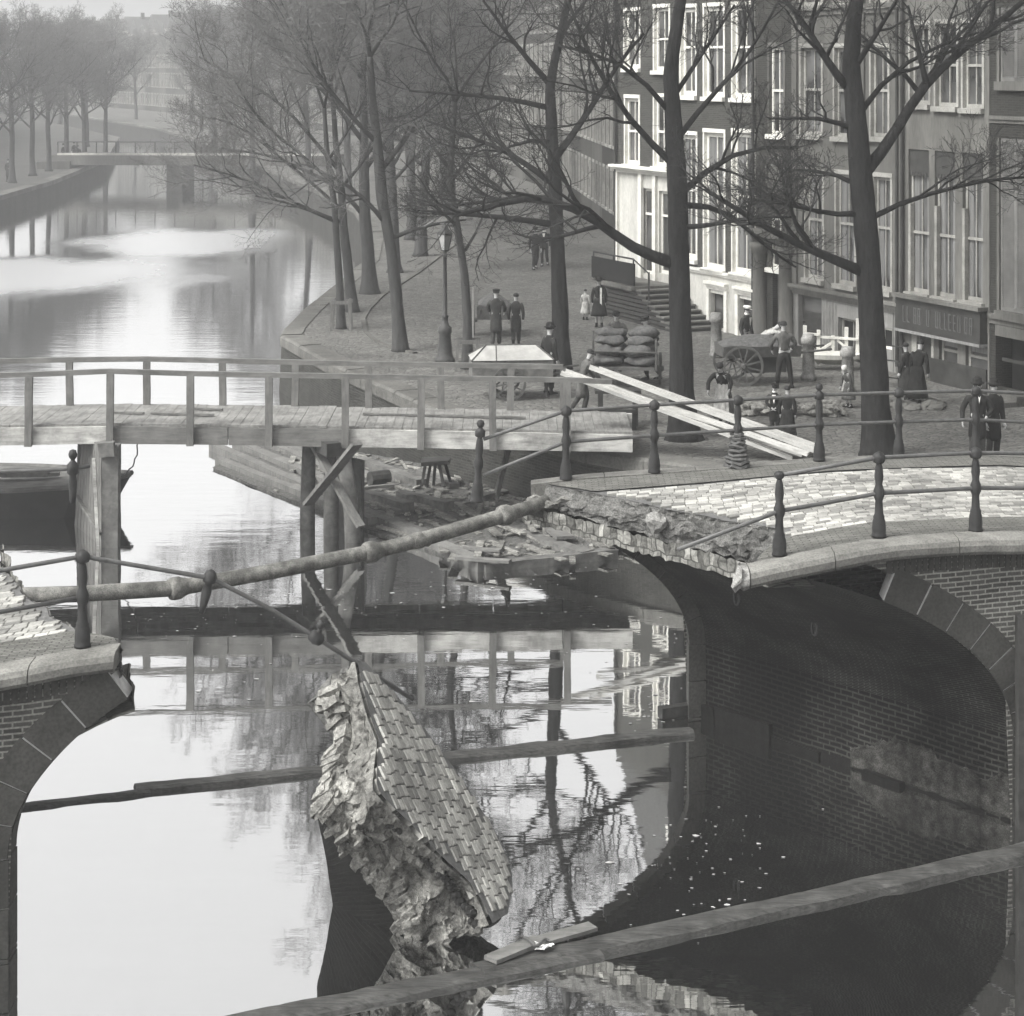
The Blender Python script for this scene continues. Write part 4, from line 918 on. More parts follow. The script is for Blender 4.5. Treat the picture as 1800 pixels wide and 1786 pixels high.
# ------------------------------------------------------------------ barge under the footbridge
bg_ = thing('barge', 'low dark tarred barge lying half under the footbridge at the left edge', 'boat', V(-12, 45.5, 0))
def hull(x, y0, y1, z): return x
st = [(-22, 45.2, 48.2, .62), (-14, 44.95, 47.9, .6), (-11, 44.8, 47.6, .6), (-9.6, 44.9, 47.0, .66), (-9.0, 45.2, 46.3, .72), (-8.5, 45.6, 45.8, .8)]
rings = []
for x, a, b, z in st:
    m_ = (a+b)/2; k_ = .45*max(0, (x+11)/2.5); rings.append([V(x-k_*1.5, lerp(a, m_, .35), -.6), V(x-k_, a+.08, 0), V(x, a, z), V(x, a+.14, z+.02), V(x, b-.14, z+.02), V(x, b, z), V(x-k_, b-.08, 0), V(x-k_*1.5, lerp(b, m_, .35), -.6)])
MB().loft(rings, True, True).build('hull', M['tar'], bg_)
mb = MB(); mb.loft([[V(x, a+.1, z+.028), V(x, b-.1, z+.028)] for x, a, b, z in st[:-1]], False, False); mb.build('deck', M['barge_deck'], bg_)
mb = MB()
for x, a, b, z in st[1:]: pass
mb.tube([V(x, a+.02, z+.03) for x, a, b, z in st], .06, 6); mb.tube([V(x, b-.02, z+.03) for x, a, b, z in st], .06, 6); mb.build('gunwale', M['barge_deck'], bg_)

for p, q, wd, th, lab in (((-6, 846), (88, 835), .3, .16, 'thick pale balk lying along the deck of the barge'), ((-10, 838), (112, 829), .2, .08, 'thin plank on the barge behind the thick balk'), ((20, 833), (105, 826), .2, .06, 'short plank at the back of the barge deck')):
    a, b = PZ(p[0], p[1], .72), PZ(q[0], q[1], .72); board(V(a.x, 45.9, .72+th/2), V(b.x, 46.0, .72+th/2), wd, th, lab, 'timber', 'plank', 'planks on the barge')

# ------------------------------------------------------------------ work raft, balks and debris before the quay
bt = [((375, 822), .05), ((480, 866), .05), ((560, 896), .05), ((640, 928), .05), ((745, 962), .05), ((848, 1000), .05), ((980, 985), .05), ((1085, 972), .05)]
tp = [((470, 768), .06), ((560, 778), .1), ((640, 798), .15), ((742, 815), .22), ((813, 826), .26), ((900, 850), .28), ((1000, 870), .28), ((1100, 930), .2)]
Bt = [PZ(p[0], p[1], z) for p, z in bt]; Tp = [PZ(p[0], p[1], z) for p, z in tp]
mb = MB()
def rp(u, v):
    p = strip(Bt, Tp, u, v); e = min(1, v*6); f = u if u > .3 else 0
    return p+V(nz(p, 1.5)*.1, nz(p, 1.5, 3)*.1, (abs(nz(p, 2.1))*.07+nz(p, 6)*.04)*e*min(1, u*2.5))
mb.grid(rp, 70, 30); 
mb.grid(lambda u, v: strip(Bt, Bt, u, 0)+V(0, 0, -v*.5), 40, 2)
raft = mb.build('work_raft', M['core_dark'] if 'core_dark' in M else M['timber_dark'], loc=Bt[4]); tag(raft, 'low debris-covered work raft moored along the quay under the footbridge', 'raft')
bl = [((375, 787), (850, 997), .26, .26, 'outer balk along the canal side of the work raft'), ((385, 812), (655, 920), .22, .24, 'lower outer balk at the left end of the work raft'),
      ((418, 783), (560, 842), .3, .24, 'second balk from the canal at the left of the raft'), ((465, 773), (600, 830), .3, .26, 'third balk at the left of the raft, half under the footbridge'),
      ((636, 812), (740, 853), .26, .25, 'dark balk lying behind the right trestle'), ((645, 872), (720, 893), .26, .24, 'short dark balk just right of the trestle pile'),
      ((703, 872), (790, 893), .26, .26, 'squared dark balk in the middle of the rubble'), ((752, 897), (1035, 978), .34, .22, 'long pale balk crossing the right half of the raft to its corner'),
      ((436, 790), (700, 906), .2, .26, 'long grey balk just inside the outer one on the raft'), ((455, 777), (640, 858), .18, .28, 'narrow balk in the middle of the left raft timbers'), ((500, 778), (700, 862), .2, .24, 'balk running from the left end behind the right trestle'), ((535, 773), (668, 826), .18, .26, 'rearmost balk at the left of the raft, nearest the quay wall'), ((660, 905), (760, 948), .2, .22, 'short balk beside the outer one right of the trestle'),
      ((850, 1000), (1082, 972), .26, .2, 'end balk across the right edge of the raft'), ((840, 880), (890, 868), .22, .2, 'short round-edged balk below the leaning plank'),
      ((740, 832), (800, 858), .24, .2, 'small balk at the feet of the trestle stool')]
for a, b, w_, h_, lab in bl:
    z_ = .05 if (a[0] < 600 or h_ < .23) else .16; p, q = PZ(a[0], a[1], z_), PZ(b[0], b[1], z_+.04)
    if a[0] > 600 and a[1] < 890: zz = .24; p, q = PZ(a[0], a[1], zz), PZ(b[0], b[1], zz)
    o = MB().beam(p, q, w_, h_, jit=.025, seg=10).build('timber_balk', M['post_wood' if h_ > .21 and a[0] < 600 else 'timber'], loc=p.lerp(q, .5)); tag(o, lab, 'timber balk', 'balks on the work raft')
mb = MB()     # splinters, chips and mortar lumps over the raft
for i in range(620):
    u, v = R.uniform(.12, 1), R.uniform(.03, .97); p = rp(u, v)+V(0, 0, .02); k = R.random(); n0 = len(mb.v)
    if k < .5:
        d = V(R.uniform(-1, 1), R.uniform(-1, 1), R.uniform(-.12, .2)).normalized(); d = (d+V(.5, -.7, 0)*R.choice((0, 1, 2))).normalized(); mb.beam(p-d*R.uniform(.08, .75), p+d*.1, R.uniform(.03, .13), .03)
    else: mb.ball(p, R.uniform(.02, .08), 5, 0, R.uniform(.7, 1.4), 1, .6)
    if i % 9 == 0:
        d = (V(.42, -.9, 0)+V(R.uniform(-.5, .5), R.uniform(-.2, .2), R.uniform(-.02, .05))).normalized(); mb.beam(p-d*R.uniform(.5, 1.2)+V(0, 0, .04), p+d*R.uniform(.4, 1.0)+V(0, 0, .06), R.uniform(.1, .2), .04)
    mi = 1 if R.random() < .5 else 0
    for f in range(len(mb.m)-1, -1, -1):
        if min(mb.f[f]) >= n0: mb.m[f] = mi
        else: break
o = mb.build('rubble', [M['core'], M['rubble']], loc=Bt[4]); tag(o, 'scattered splinters, bricks and mortar lumps over the work raft', 'rubble', None, 'stuff')
for a, b, w_, lab in (((802, 980), (897, 987), .16, 'short pale plank at the front corner of the raft'), ((815, 962), (880, 968), .1, 'narrow pale lath just behind the short plank on the raft'), ((760, 935), (838, 915), .14, 'pale plank sticking up beside the pipe'), ((955, 915), (995, 945), .4, 'grey tilted panel lying under the torn bridge edge'), ((640, 858), (700, 852), .12, 'pale stick beside the log behind the trestle')):
    board(PZ(a[0], a[1], .24), PZ(b[0], b[1], .26), w_, .06, lab, 'rail_wood', 'plank', 'loose planks on the work raft')
p = PZ(650, 842, .35); q = PZ(683, 838, .35); tag(MB().tube([p, q], .17, 10).build('log', M['timber_dark'], loc=p), 'stubby dark log behind the right trestle', 'log')
board(PY(872, 874, 43.4), PY(895, 782, 44.6), .05, .28, 'wide plank leaning against the quay wall under the footbridge', 'timber', 'leaning_plank')
# trestle stool
sf = PZ(768, 856, .26); Ys = sf.y
stl = thing('trestle_stool', 'dark splay-legged trestle standing on the rubble under the footbridge', 'trestle', sf)
MB().beam(PY(741, 812, Ys), PY(791, 809, Ys), .55, .09, jit=.01).build('top', M['timber_dark'], stl)
for a, b, dy in ((748, 741, -.3), (757, 750, .2), (772, 780, -.3), (783, 794, .25), (765, 762, .1)):
    MB().beam(PY(a, 815, Ys+dy*.5), PY(b, 855, Ys+dy), .07, .07).build('leg', M['timber_dark'], stl)
# litter floating on the water
mb = MB()
for i in range(330):
    k = R.random()
    if k < .4:
        t_ = R.random(); px, py = lerp(210, 1050, t_), lerp(1092, 1010, t_)+R.gauss(0, 16)
    elif k < .6: px, py = R.uniform(300, 1190), R.uniform(1040, 1240)
    elif k < .85: px, py = R.gauss(1230, 75), R.gauss(1525, 55)
    else: px, py = R.gauss(1150, 25), R.gauss(1240, 25)
    c = PZ(px, py, .008); r = R.uniform(.006, .02)*(2.2 if R.random() < .08 else 1); a0 = R.uniform(0, 3)
    mb.poly([c+V(math.cos(a0+j*1.05)*r*R.uniform(.6, 1.9), math.sin(a0+j*1.05)*r, 0) for j in range(6)])
o = mb.build('floating_litter', M['scum'], loc=V(0, 30, 0)); tag(o, 'pale chips and scum floating in the gap of the bridge', 'litter', None, 'stuff')
# ------------------------------------------------------------------ house fronts along the right-hand quay
KH = (H-ZQ)/7.8
HP0, HD = V(11.2*KH, 48*KH, 0), V(-.406, .914, 0).normalized()
HN = V(HD.y, -HD.x, 0)                   # into the house
def upx(px): k = (px-CX)/FPX; return (11.2-48*k)*KH/(.406+.914*k)
def zpx(px, py): Y = 48*KH+.914*upx(px); return H-(py-HY)*Y/FPX
def rect(x0, x1, y0, y1, xs=None):
    xr = xs or x0; return (upx(x1), upx(x0), zpx(xr, y1), zpx(xr, y0))
UPV = V(0, 0, 1)
class Front:      # a local frame on one facade: u along it, d into the house, z up
    def __init__(s, o, ud, nd_): s.o = o; s.u = ud; s.n = nd_
    def p(s, u, d, z): return s.o+s.u*u+s.n*d+UPV*z
    def box(s, mb, u0, u1, d0, d1, z0, z1, mi=0): mb.boxf(s.o, s.u, s.n, UPV, u0, u1, d0, d1, z0, z1, mi)
    def wall(s, mb, u0, u1, z0, z1, ops=(), dep=.2, mi=0):
        us = sorted({u0, u1}|{min(max(q, u0), u1) for o in ops for q in o[:2]}); zs = sorted({z0, z1}|{min(max(q, z0), z1) for o in ops for q in o[2:4]})
        for a, b in zip(us, us[1:]):
            for c, d in zip(zs, zs[1:]):
                if b-a < 1e-5 or d-c < 1e-5: continue
                mu, mz = (a+b)/2, (c+d)/2
                if any(o[0] < mu < o[1] and o[2] < mz < o[3] for o in ops): continue
                mb.quad(s.p(a, 0, c), s.p(a, 0, d), s.p(b, 0, d), s.p(b, 0, c), mi)
        for o in ops:
            a, b, c, d = o[:4]
            mb.quad(s.p(a, 0, c), s.p(a, dep, c), s.p(a, dep, d), s.p(a, 0, d), mi); mb.quad(s.p(b, 0, c), s.p(b, 0, d), s.p(b, dep, d), s.p(b, dep, c), mi)
            mb.quad(s.p(a, 0, d), s.p(a, dep, d), s.p(b, dep, d), s.p(b, 0, d), mi); mb.quad(s.p(a, 0, c), s.p(b, 0, c), s.p(b, dep, c), s.p(a, dep, c), mi)
    def body(s, mb, u0, u1, z0, z1, dep=9, mi=0):      # sides, back and top behind the front
        mb.quad(s.p(u0, 0, z0), s.p(u0, dep, z0), s.p(u0, dep, z1), s.p(u0, 0, z1), mi); mb.quad(s.p(u1, 0, z0), s.p(u1, 0, z1), s.p(u1, dep, z1), s.p(u1, dep, z0), mi)
        mb.quad(s.p(u0, dep, z0), s.p(u1, dep, z0), s.p(u1, dep, z1), s.p(u0, dep, z1), mi); mb.quad(s.p(u0, 0, z1), s.p(u0, dep, z1), s.p(u1, dep, z1), s.p(u1, 0, z1), mi)
    def window(s, root, o, sash=.5, mull=1, frame=.09, mat='white_paint', d=.1, sill=True, curtain=0, reveal=None, glass='glass', arch=False, blind=0):
        a, b, z0, z1 = o[:4]; mb = MB(); f = frame
        s.box(mb, a+.002, a+f, d, d+.07, z0+.002, z1-.002); s.box(mb, b-f, b-.002, d, d+.07, z0+.002, z1-.002); s.box(mb, a+f, b-f, d, d+.07, z1-f*1.2, z1-.002); s.box(mb, a+f, b-f, d, d+.07, z0+.002, z0+f*1.3)
        zm = lerp(z0, z1, sash)
        if sash: s.box(mb, a+f, b-f, d-.012, d+.06, zm-.035, zm+.035)
        for k in range(mull):
            c = lerp(a+f, b-f, (k+1)/(mull+1)); s.box(mb, c-.018, c+.018, d+.012, d+.05, z0+f*1.3, z1-f*1.2)
        if arch:
            n = 8; ax = [lerp(a, b, i/n) for i in range(n+1)]
            for x0, x1 in zip(ax, ax[1:]):
                q = lambda x: z1-.22*(2*(x-a)/(b-a)-1)**2
                mb.add([s.p(x0, d-.03, q(x0)), s.p(x1, d-.03, q(x1)), s.p(x1, d-.03, z1), s.p(x0, d-.03, z1)], [(0, 3, 2, 1)])
        w = mb.build('window', M[mat], root)
        MB().quad(s.p(a+.01, d+.05, z0), s.p(a+.01, d+.05, z1), s.p(b-.01, d+.05, z1), s.p(b-.01, d+.05, z0)).build('pane', M[glass], w)
        if reveal:
            mb = MB(); s.box(mb, a-.09, a+.004, -.02, d+.02, z0, z1); s.box(mb, b-.004, b+.07, -.02, d+.02, z0, z1); s.box(mb, a-.09, b+.07, -.03, d+.02, z1, z1+.12); mb.build('surround', M[reveal], w)
        if sill:
            mb = MB(); s.box(mb, a-.08, b+.08, -.12, d-.002, z0-.13, z0+.001); mb.build('sill', M[mat], w)
        if curtain:
            mb = MB(); n = 10; W = (b-a-2*f)
            for e in (0, 1):
                for i in range(n):
                    u0 = lerp(0, W*.27, i/n); u1 = lerp(0, W*.27, (i+1)/n)
                    zb = lambda u: z0+f+curtain*0+(.0 if u < W*.25 else (u-W*.25)*3.2 if u > W*.25 else 0)
                    u0_, u1_ = (a+f+u0, a+f+u1) if e == 0 else (b-f-u1, b-f-u0)
                    z_0, z_1 = (zb(u0), zb(u1)) if e == 0 else (zb(u1), zb(u0)); dd = d+.042+.006*(i % 2)
                    mb.add([s.p(u0_, dd, min(z_0, z1-.2)), s.p(u1_, dd, min(z_1, z1-.2)), s.p(u1_, dd, z1-f), s.p(u0_, dd, z1-f)], [(0, 3, 2, 1)])
            mb.build('curtain', M['curtain'], w)
        if blind:
            mb = MB(); s.box(mb, a+.01, b-.01, d-.06, d+.0, z1-blind, z1-.01)
            for i in range(7):
                c = lerp(a+.02, b-.02, (i+.5)/7); s.box(mb, c-.05, c+.04, d-.07, d-.06, z1-blind-.06, z1-blind+.05)
            mb.build('blind', M['dark_paint'], w)
        return w
    def door(s, root, o, mat='dark_paint', d=.16, pan=2):
        a, b, z0, z1 = o[:4]; mb = MB(); s.box(mb, a, b, d, d+.06, z0, z1)
        for i in range(pan):
            c0, c1 = lerp(z0+.15, z1-.6, i/pan)+.05, lerp(z0+.15, z1-.6, (i+1)/pan)-.05; s.box(mb, a+.12, b-.12, d-.02, d, c0, c1)
        dr = mb.build('door', M[mat], root); MB().quad(s.p(a+.1, d-.004, z1-.5), s.p(a+.1, d-.004, z1-.1), s.p(b-.1, d-.004, z1-.1), s.p(b-.1, d-.004, z1-.5)).build('pane', M['glass'], dr)
        m2 = MB(); m2.ball(s.p(b-.1, d-.04, lerp(z0, z1, .45)), .035, 6); m2.build('handle', M['iron'], dr); return dr
    def roof(s, root, u0, u1, z, rise=3.2, dep=9, gable='cornice', mat='roof'):
        mb = MB(); um = (u0+u1)/2; A = [s.p(u0, .15, z), s.p(u1, .15, z), s.p(um, .15, z+rise)]; B_ = [s.p(u0, dep, z), s.p(u1, dep, z), s.p(um, dep, z+rise)]
        mb.add(A+B_, [(0, 2, 1), (3, 4, 5), (0, 3, 5, 2), (1, 2, 5, 4)]); r = mb.build('roof', M[mat], root)
        mb = MB(); s.box(mb, um+.5, um+1.0, 3, 3.6, z+rise*.4, z+rise+.7); mb.build('chimney', M['brick_house'], r); return r
    def band(s, root, u0, u1, z0, z1, out=.1, mat='stone', name='cornice', steps=2):
        mb = MB()
        for i in range(steps): s.box(mb, u0+.002*i, u1-.002*i, -out*(i+1)/steps, .03, lerp(z0, z1, i/steps)+(.001 if i else 0), lerp(z0, z1, (i+1)/steps))
        return mb.build(name, M[mat], root)
FA = Front(HP0, HD, HN)
ZG = ZQ
# --- A: the brick house with louvred shutters, at the right edge
def shutters(root, o, d=.02):
    a, b, z0, z1 = o[:4]; mb = MB(); FA.box(mb, a, a+.07, d, d+.06, z0, z1); FA.box(mb, b-.07, b, d, d+.06, z0, z1); FA.box(mb, (a+b)/2-.06, (a+b)/2+.06, d, d+.06, z0, z1)
    FA.box(mb, a+.07, b-.07, d, d+.06, z0, z0+.1); FA.box(mb, a+.07, b-.07, d, d+.06, z1-.1, z1)
    z = z0+.12
    while z < z1-.12:
        mb.boxf(FA.o, FA.u, (FA.n+UPV*.7).normalized(), (UPV-FA.n*.7).normalized(), a+.07, b-.07, -.0, -.0, 0, 0) if False else None
        q = [FA.p(a+.07, d+.05, z+.045), FA.p(b-.07, d+.05, z+.045), FA.p(b-.07, d+.002, z), FA.p(a+.07, d+.002, z)]; mb.quad(*q); mb.quad(q[3]+UPV*-.012, q[2]+UPV*-.012, q[1]+UPV*-.012, q[0]+UPV*-.012); z += .055
    for i in range(9):
        c = lerp(a+.1, b-.1, i/8); mb.add([FA.p(c-.07, d-.005, z1+.0), FA.p(c+.07, d-.005, z1+.0), FA.p(c, d-.005, z1+.22)], [(0, 2, 1)]); 
    return mb.build('shutter', M['shutter'], root)
hA = thing('corner_house', 'dark brick house with louvred shutters and pale stone bands at the right edge', 'house', FA.p(-2, 0, ZG))
uA0, uA1 = -6.0, upx(1741)
oa = []
for k in (0, 1, 2):
    du = -1.85*k
    for y0, y1 in ((12, 143), (242, 545)): r = rect(1758, 1812, y0, y1); oa.append((r[0]+du, r[1]+du, r[2], r[3]))
dA = rect(1750, 1850, 588, 780, 1750); dA = (dA[0]-.0, dA[1], ZG+.25, dA[3])
mb = MB(); FA.wall(mb, uA0, uA1, ZG, 14, oa+[dA]); FA.body(mb, uA0, uA1, ZG, 14); mb.build('wall', M['brick_dark'], hA)
for o in oa:
    shutters(hA, o); mb = MB(); FA.box(mb, o[0]-.1, o[1]+.1, -.12, .02, o[2]-.22, o[2]-.002); FA.box(mb, o[0]-.1, o[0]-.002, -.03, .02, o[2], o[3]); FA.box(mb, o[1]+.002, o[1]+.1, -.03, .02, o[2], o[3]); mb.build('window_stone', M['plaster'], hA)
    mb = MB(); mb.quad(FA.p(o[0], .12, o[2]), FA.p(o[0], .12, o[3]), FA.p(o[1], .12, o[3]), FA.p(o[1], .12, o[2])); mb.build('pane', M['void'], hA)
for y0, y1 in ((203, 216), (550, 568)): FA.band(hA, uA0, uA1-.003, zpx(1745, y1), zpx(1745, y0), .09, 'plaster', 'stone_band')
FA.band(hA, uA0, uA1-.25, zpx(1745, 588), zpx(1745, 569), .05, 'plaster', 'shop_lintel', 1)
mb = MB(); mb.quad(FA.p(dA[0], .5, ZG), FA.p(dA[0], .5, dA[3]), FA.p(dA[1], .5, dA[3]), FA.p(dA[1], .5, ZG)); mb.build('shop_interior', M['void'], hA)
mb = MB(); FA.box(mb, dA[0], dA[1]-.1, .12, .18, ZG+.9, ZG+.98); FA.box(mb, (dA[0]+dA[1])/2-.04, (dA[0]+dA[1])/2+.04, .12, .18, ZG, dA[3]); mb.build('shop_frame', M['dark_paint'], hA)
mb = MB()
for i, r_ in enumerate(((0, .5, .12), (.0, .95, .24))): FA.box(mb, -1.7, -.5-.2*i, -.9+.4*i, .02, ZG, ZG+r_[2])
mb.build('doorstep', M['pave_slab'], hA); FA.roof(hA, uA0, uA1, 14)
# --- B: narrow plastered house with the long dark shop board
hB = thing('shop_house', 'narrow grey plastered house with three tall windows a floor over a dark shop board', 'house', FA.p(2, 0, ZG))
uB0, uB1 = upx(1739), upx(1586)
tops = [rect(1600, 1633, 45, 183), rect(1645, 1682, 42, 187), rect(1693, 1727, 40, 190)]; mids = [rect(1597, 1633, 262, 512), rect(1643, 1679, 265, 520), rect(1692, 1728, 268, 527)]
att = [(o[0], o[1], o[3]+1.3, o[3]+3.0) for o in tops]
doorB = rect(1612, 1638, 562, 700, 1612); doorB = (doorB[0], doorB[1], ZG+.1, doorB[3]); shopw = [rect(1650, 1683, 570, 684), rect(1697, 1736, 578, 700)]
mb = MB(); FA.wall(mb, uB0, uB1, ZG, 15, tops+mids+att+[doorB]+shopw); FA.body(mb, uB0, uB1, ZG, 15); mb.build('wall', M['plaster'], hB)
for o in tops: FA.window(hB, o, .5, 1, .08, reveal='dull_paint', mat='dull_paint', curtain=0)
for o in mids: FA.window(hB, o, .42, 1, .08, mat='dull_paint', reveal=None, curtain=1, blind=(o[3]-o[2])*.17); mb = MB(); FA.box(mb, o[1]-.1, o[1]+.002, -.01, .1, o[2], lerp(o[2], o[3], .62)); mb.build('window_jamb', M['dull_paint'], hB)
for o in att: FA.window(hB, o, .5, 1, .08)
for o in shopw: FA.window(hB, o, .62, 0, .09, arch=True, sill=True, mat='dull_paint', blind=0); mb = MB(); FA.box(mb, o[0]+.09, o[1]-.09, .12, .145, lerp(o[2], o[3], .68), o[3]-.25); mb.build('window_blind', M['curtain'], hB)
FA.door(hB, doorB); mb = MB(); FA.box(mb, doorB[1]-.004, doorB[1]+.22, -.02, .1, ZG, doorB[3]+.1); FA.box(mb, doorB[0]-.1, doorB[0]+.004, -.02, .1, ZG, doorB[3]+.1); mb.build('door_frame', M['dull_paint'], hB)
sg = (upx(1736), upx(1586), zpx(1586, 575), zpx(1586, 520)); zA = zpx(1736, 616)
mb = MB(); FA.box(mb, sg[0]+.02, sg[1]-.02, -.22, .02, sg[2], sg[3]); brd = mb.build('shop_board', M['dark_paint'], hB)
mb = MB(); FA.box(mb, sg[0]-.03, sg[1]+.03, -.32, .02, sg[3]+.001, sg[3]+.1); mb.build('board_cornice', M['plaster'], brd)
mb = MB(); FA.box(mb, sg[0]+.0, sg[1]+.0, -.26, .02, sg[2]-.07, sg[2]-.001); mb.build('board_moulding', M['curtain'], brd)
mb = MB(); u = sg[1]-.35; zl, zh = lerp(sg[2], sg[3], .25), lerp(sg[2], sg[3], .75); pat = 'IL AR  N  UIJSEN ZA'; i = 0      # dull relief letters, no longer legible
def lb(a, b, c, d): FA.box(mb, u-b, u-a, -.235, -.219, c, d)
for ch in pat+' ':
    if ch in ' ':
        if mb.v: mb.build('board_lettering', M['sign_letter'], brd); mb = MB()
        u -= .1; continue
    w_ = .12; zc = (zl+zh)/2
    lb(0, .028, zl, zh); lb(.028, w_, zl-.012, zl)
    if ch in 'ARNUZ': lb(w_-.03, w_, zl, zh)
    if ch in 'ARESZ': lb(.03, w_-.03, zh-.03, zh)
    if ch in 'ARES': lb(.03, w_-.03, zc-.015, zc+.015)
    if ch in 'LUESZJ': lb(.03, w_-.03, zl, zl+.03)
    u -= w_+.07
FA.band(hB, uB0+.002, uB1-.002, 14.6, 15.1, .3, 'plaster'); FA.roof(hB, uB0, uB1, 15, 2.6)
mb = MB(); FA.box(mb, uB0+.1, uB1-1.3, -.03, .02, ZG, ZG+.62); mb.build('stone_plinth', M['dark_paint'], hB)
# --- C: wider plastered house with a boarded ground floor
hC = thing('boarded_house', 'wide weathered plaster house with a boarded ground floor and cellar hatch behind the right-hand tree', 'house', FA.p(6, 0, ZG))
uC0, uC1 = uB1+.004, upx(1392)
tw = [rect(1408, 1444, 84, 236), rect(1467, 1502, 84, 240), rect(1531, 1561, 84, 240)]; mw = [rect(1416, 1446, 300, 488), rect(1470, 1503, 305, 498), rect(1536, 1566, 310, 508)]; atc = [(o[0], o[1], o[3]+1.2, o[3]+3.0) for o in tw]
gd = rect(1403, 1444, 515, 645, 1405); gd = (gd[0], gd[1], ZG+.1, gd[3]); ce = rect(1473, 1512, 557, 640, 1473); g3 = rect(1546, 1568, 574, 612)
mb = MB(); zc1 = zpx(1400, 508); FA.wall(mb, uC0, uC1, zc1, 14.6, tw+mw+atc); FA.body(mb, uC0, uC1, ZG, 14.6); mb.build('wall', M['plaster_dim'], hC)
mb = MB(); FA.wall(mb, uC0, uC1, ZG, zc1, [gd, ce, g3]); mb.build('boarded_front', M['boards'], hC)
mb = MB(); u = uC0+.1
while u < uC1-.05:
    if not any(o[0]-.03 < u < o[1]+.03 for o in (gd, ce, g3)): FA.box(mb, u-.012, u+.012, -.018, .01, ZG, zc1-.15)
    u += .155
mb.build('batten', M['boards'], hC)
for o in tw+atc: FA.window(hC, o, .52, 1, .08, reveal='dull_paint', mat='dull_paint')
for o in mw: FA.window(hC, o, .55, 1, .08, reveal='dull_paint', mat='dull_paint', curtain=1)
FA.door(hC, gd); FA.window(hC, ce, 0, 1, .07, 'dull_paint', d=.14, sill=False, glass='void'); FA.window(hC, g3, 0, 0, .06, sill=False, glass='void')
FA.band(hC, uC0+.003, uC1-.003, zc1-.12, zc1+.16, .2, 'plaster', 'cornice', 3); FA.band(hC, uC0+.002, uC1-.002, 14.2, 14.7, .3, 'plaster'); FA.band(hC, uC0+.003, uC1-.003, zpx(1400, 28), zpx(1400, 12), .12, 'plaster', 'string_course')
for c in (uC0+.15, (uC0+uC1)/2-.9, uC1-.2):
    mb = MB(); FA.box(mb, c-.13, c+.13, -.06, .01, zc1+.17, 14.1); mb.build('pilaster', M['plaster_dim'], hC)
FA.roof(hC, uC0, uC1, 14.6)
# --- D: slim dark house with a round niche
hD = thing('dark_slim_house', 'slim dark brick house with a round niche and a tall stone doorway', 'house', FA.p(9.6, 0, ZG))
uD0, uD1 = uC1+.004, upx(1332)
wd = [rect(1352, 1378, 82, 236)]; dd = rect(1358, 1386, 480, 640, 1360); dd = (dd[0], dd[1], ZG+.1, dd[3]); w2 = [rect(1352, 1380, 380, 470)]
mb = MB(); FA.wall(mb, uD0, uD1, ZG, 13.4, wd+w2+[dd]); FA.body(mb, uD0, uD1, ZG, 13.4); mb.build('wall', M['brick_dark'], hD)
for o in wd+w2: FA.window(hD, o, .5, 1, .08, reveal='plaster_dim')
FA.door(hD, dd); c = FA.p(upx(1366), -.03, zpx(1366, 305)); mb = MB(); mb.lathe(c, [(.62, -.06), (.62, .02), (.5, .05), (.5, -.02), (.02, -.03)], 20, 0, -HN); mb.build('round_niche', M['plaster_dim'], hD)
for x in (1342, 1388): cc = FA.p(upx(x), -.12, ZG); mb = MB(); mb.lathe(cc, [(.3, 0), (.3, .3), (.24, .34), (.21, 2.6), (.26, 2.66), (.32, 2.8), (.32, 2.95)], 14); mb.build('column', M['plaster_dim'], hD, smooth=True)
FA.band(hD, uD0+.002, uD1-.002, ZG+2.97, ZG+3.35, .45, 'plaster_dim', 'portal_lintel'); FA.roof(hD, uD0, uD1, 13.4, 2.4)
# --- E: brick house with white window frames over a white ground floor
hE = thing('white_framed_house', 'brick house with bright white window frames above a white plastered ground floor with two doors', 'house', FA.p(12.5, 0, ZG))
uE0, uE1 = uD1+.004, upx(1186)
t_ = [rect(1197, 1223, 14, 168), rect(1238, 1272, 12, 170), rect(1288, 1325, 10, 172)]; m_ = [rect(1195, 1224, 236, 452), rect(1238, 1273, 232, 470), rect(1288, 1326, 232, 478)]; a_ = [(o[0], o[1], o[3]+1.2, o[3]+2.9) for o in t_]
zE = zpx(1260, 482); d1 = rect(1249, 1275, 514, 625, 1250); d2 = rect(1300, 1328, 524, 640, 1300); d1 = (d1[0], d1[1], ZG+.05, d1[3]); d2 = (d2[0], d2[1], ZG+.05, d2[3])
mb = MB(); FA.wall(mb, uE0, uE1, zE, 14.8, t_+m_+a_); FA.body(mb, uE0, uE1, ZG, 14.8); mb.build('wall', M['brick_house'], hE)
mb = MB(); FA.wall(mb, uE0, uE1, ZG, zE, [d1, d2], .25); mb.build('white_front', M['white_wall'], hE)
for o in t_+m_+a_: FA.window(hE, o, .55, 1, .12, reveal='white_paint', curtain=1 if o in m_ else 0)
FA.door(hE, d1); FA.door(hE, d2)
FA.band(hE, uE0+.003, uE1-.003, zE-.06, zE+.1, .12, 'white_paint', 'cornice')
for o in (d1, d2):
    FA.band(hE, o[0]-.2, o[1]+.2, o[3]+.12, o[3]+.36, .16, 'white_paint', 'door_head', 3); mb = MB(); FA.box(mb, o[0]-.18, o[0]-.003, -.07, .02, ZG, o[3]+.11); FA.box(mb, o[1]+.003, o[1]+.18, -.07, .02, ZG, o[3]+.11); mb.build('door_surround', M['white_paint'], hE)
FA.band(hE, uE0+.002, uE1-.002, 14.4, 15, .35, 'white_paint'); FA.roof(hE, uE0, uE1, 14.8)
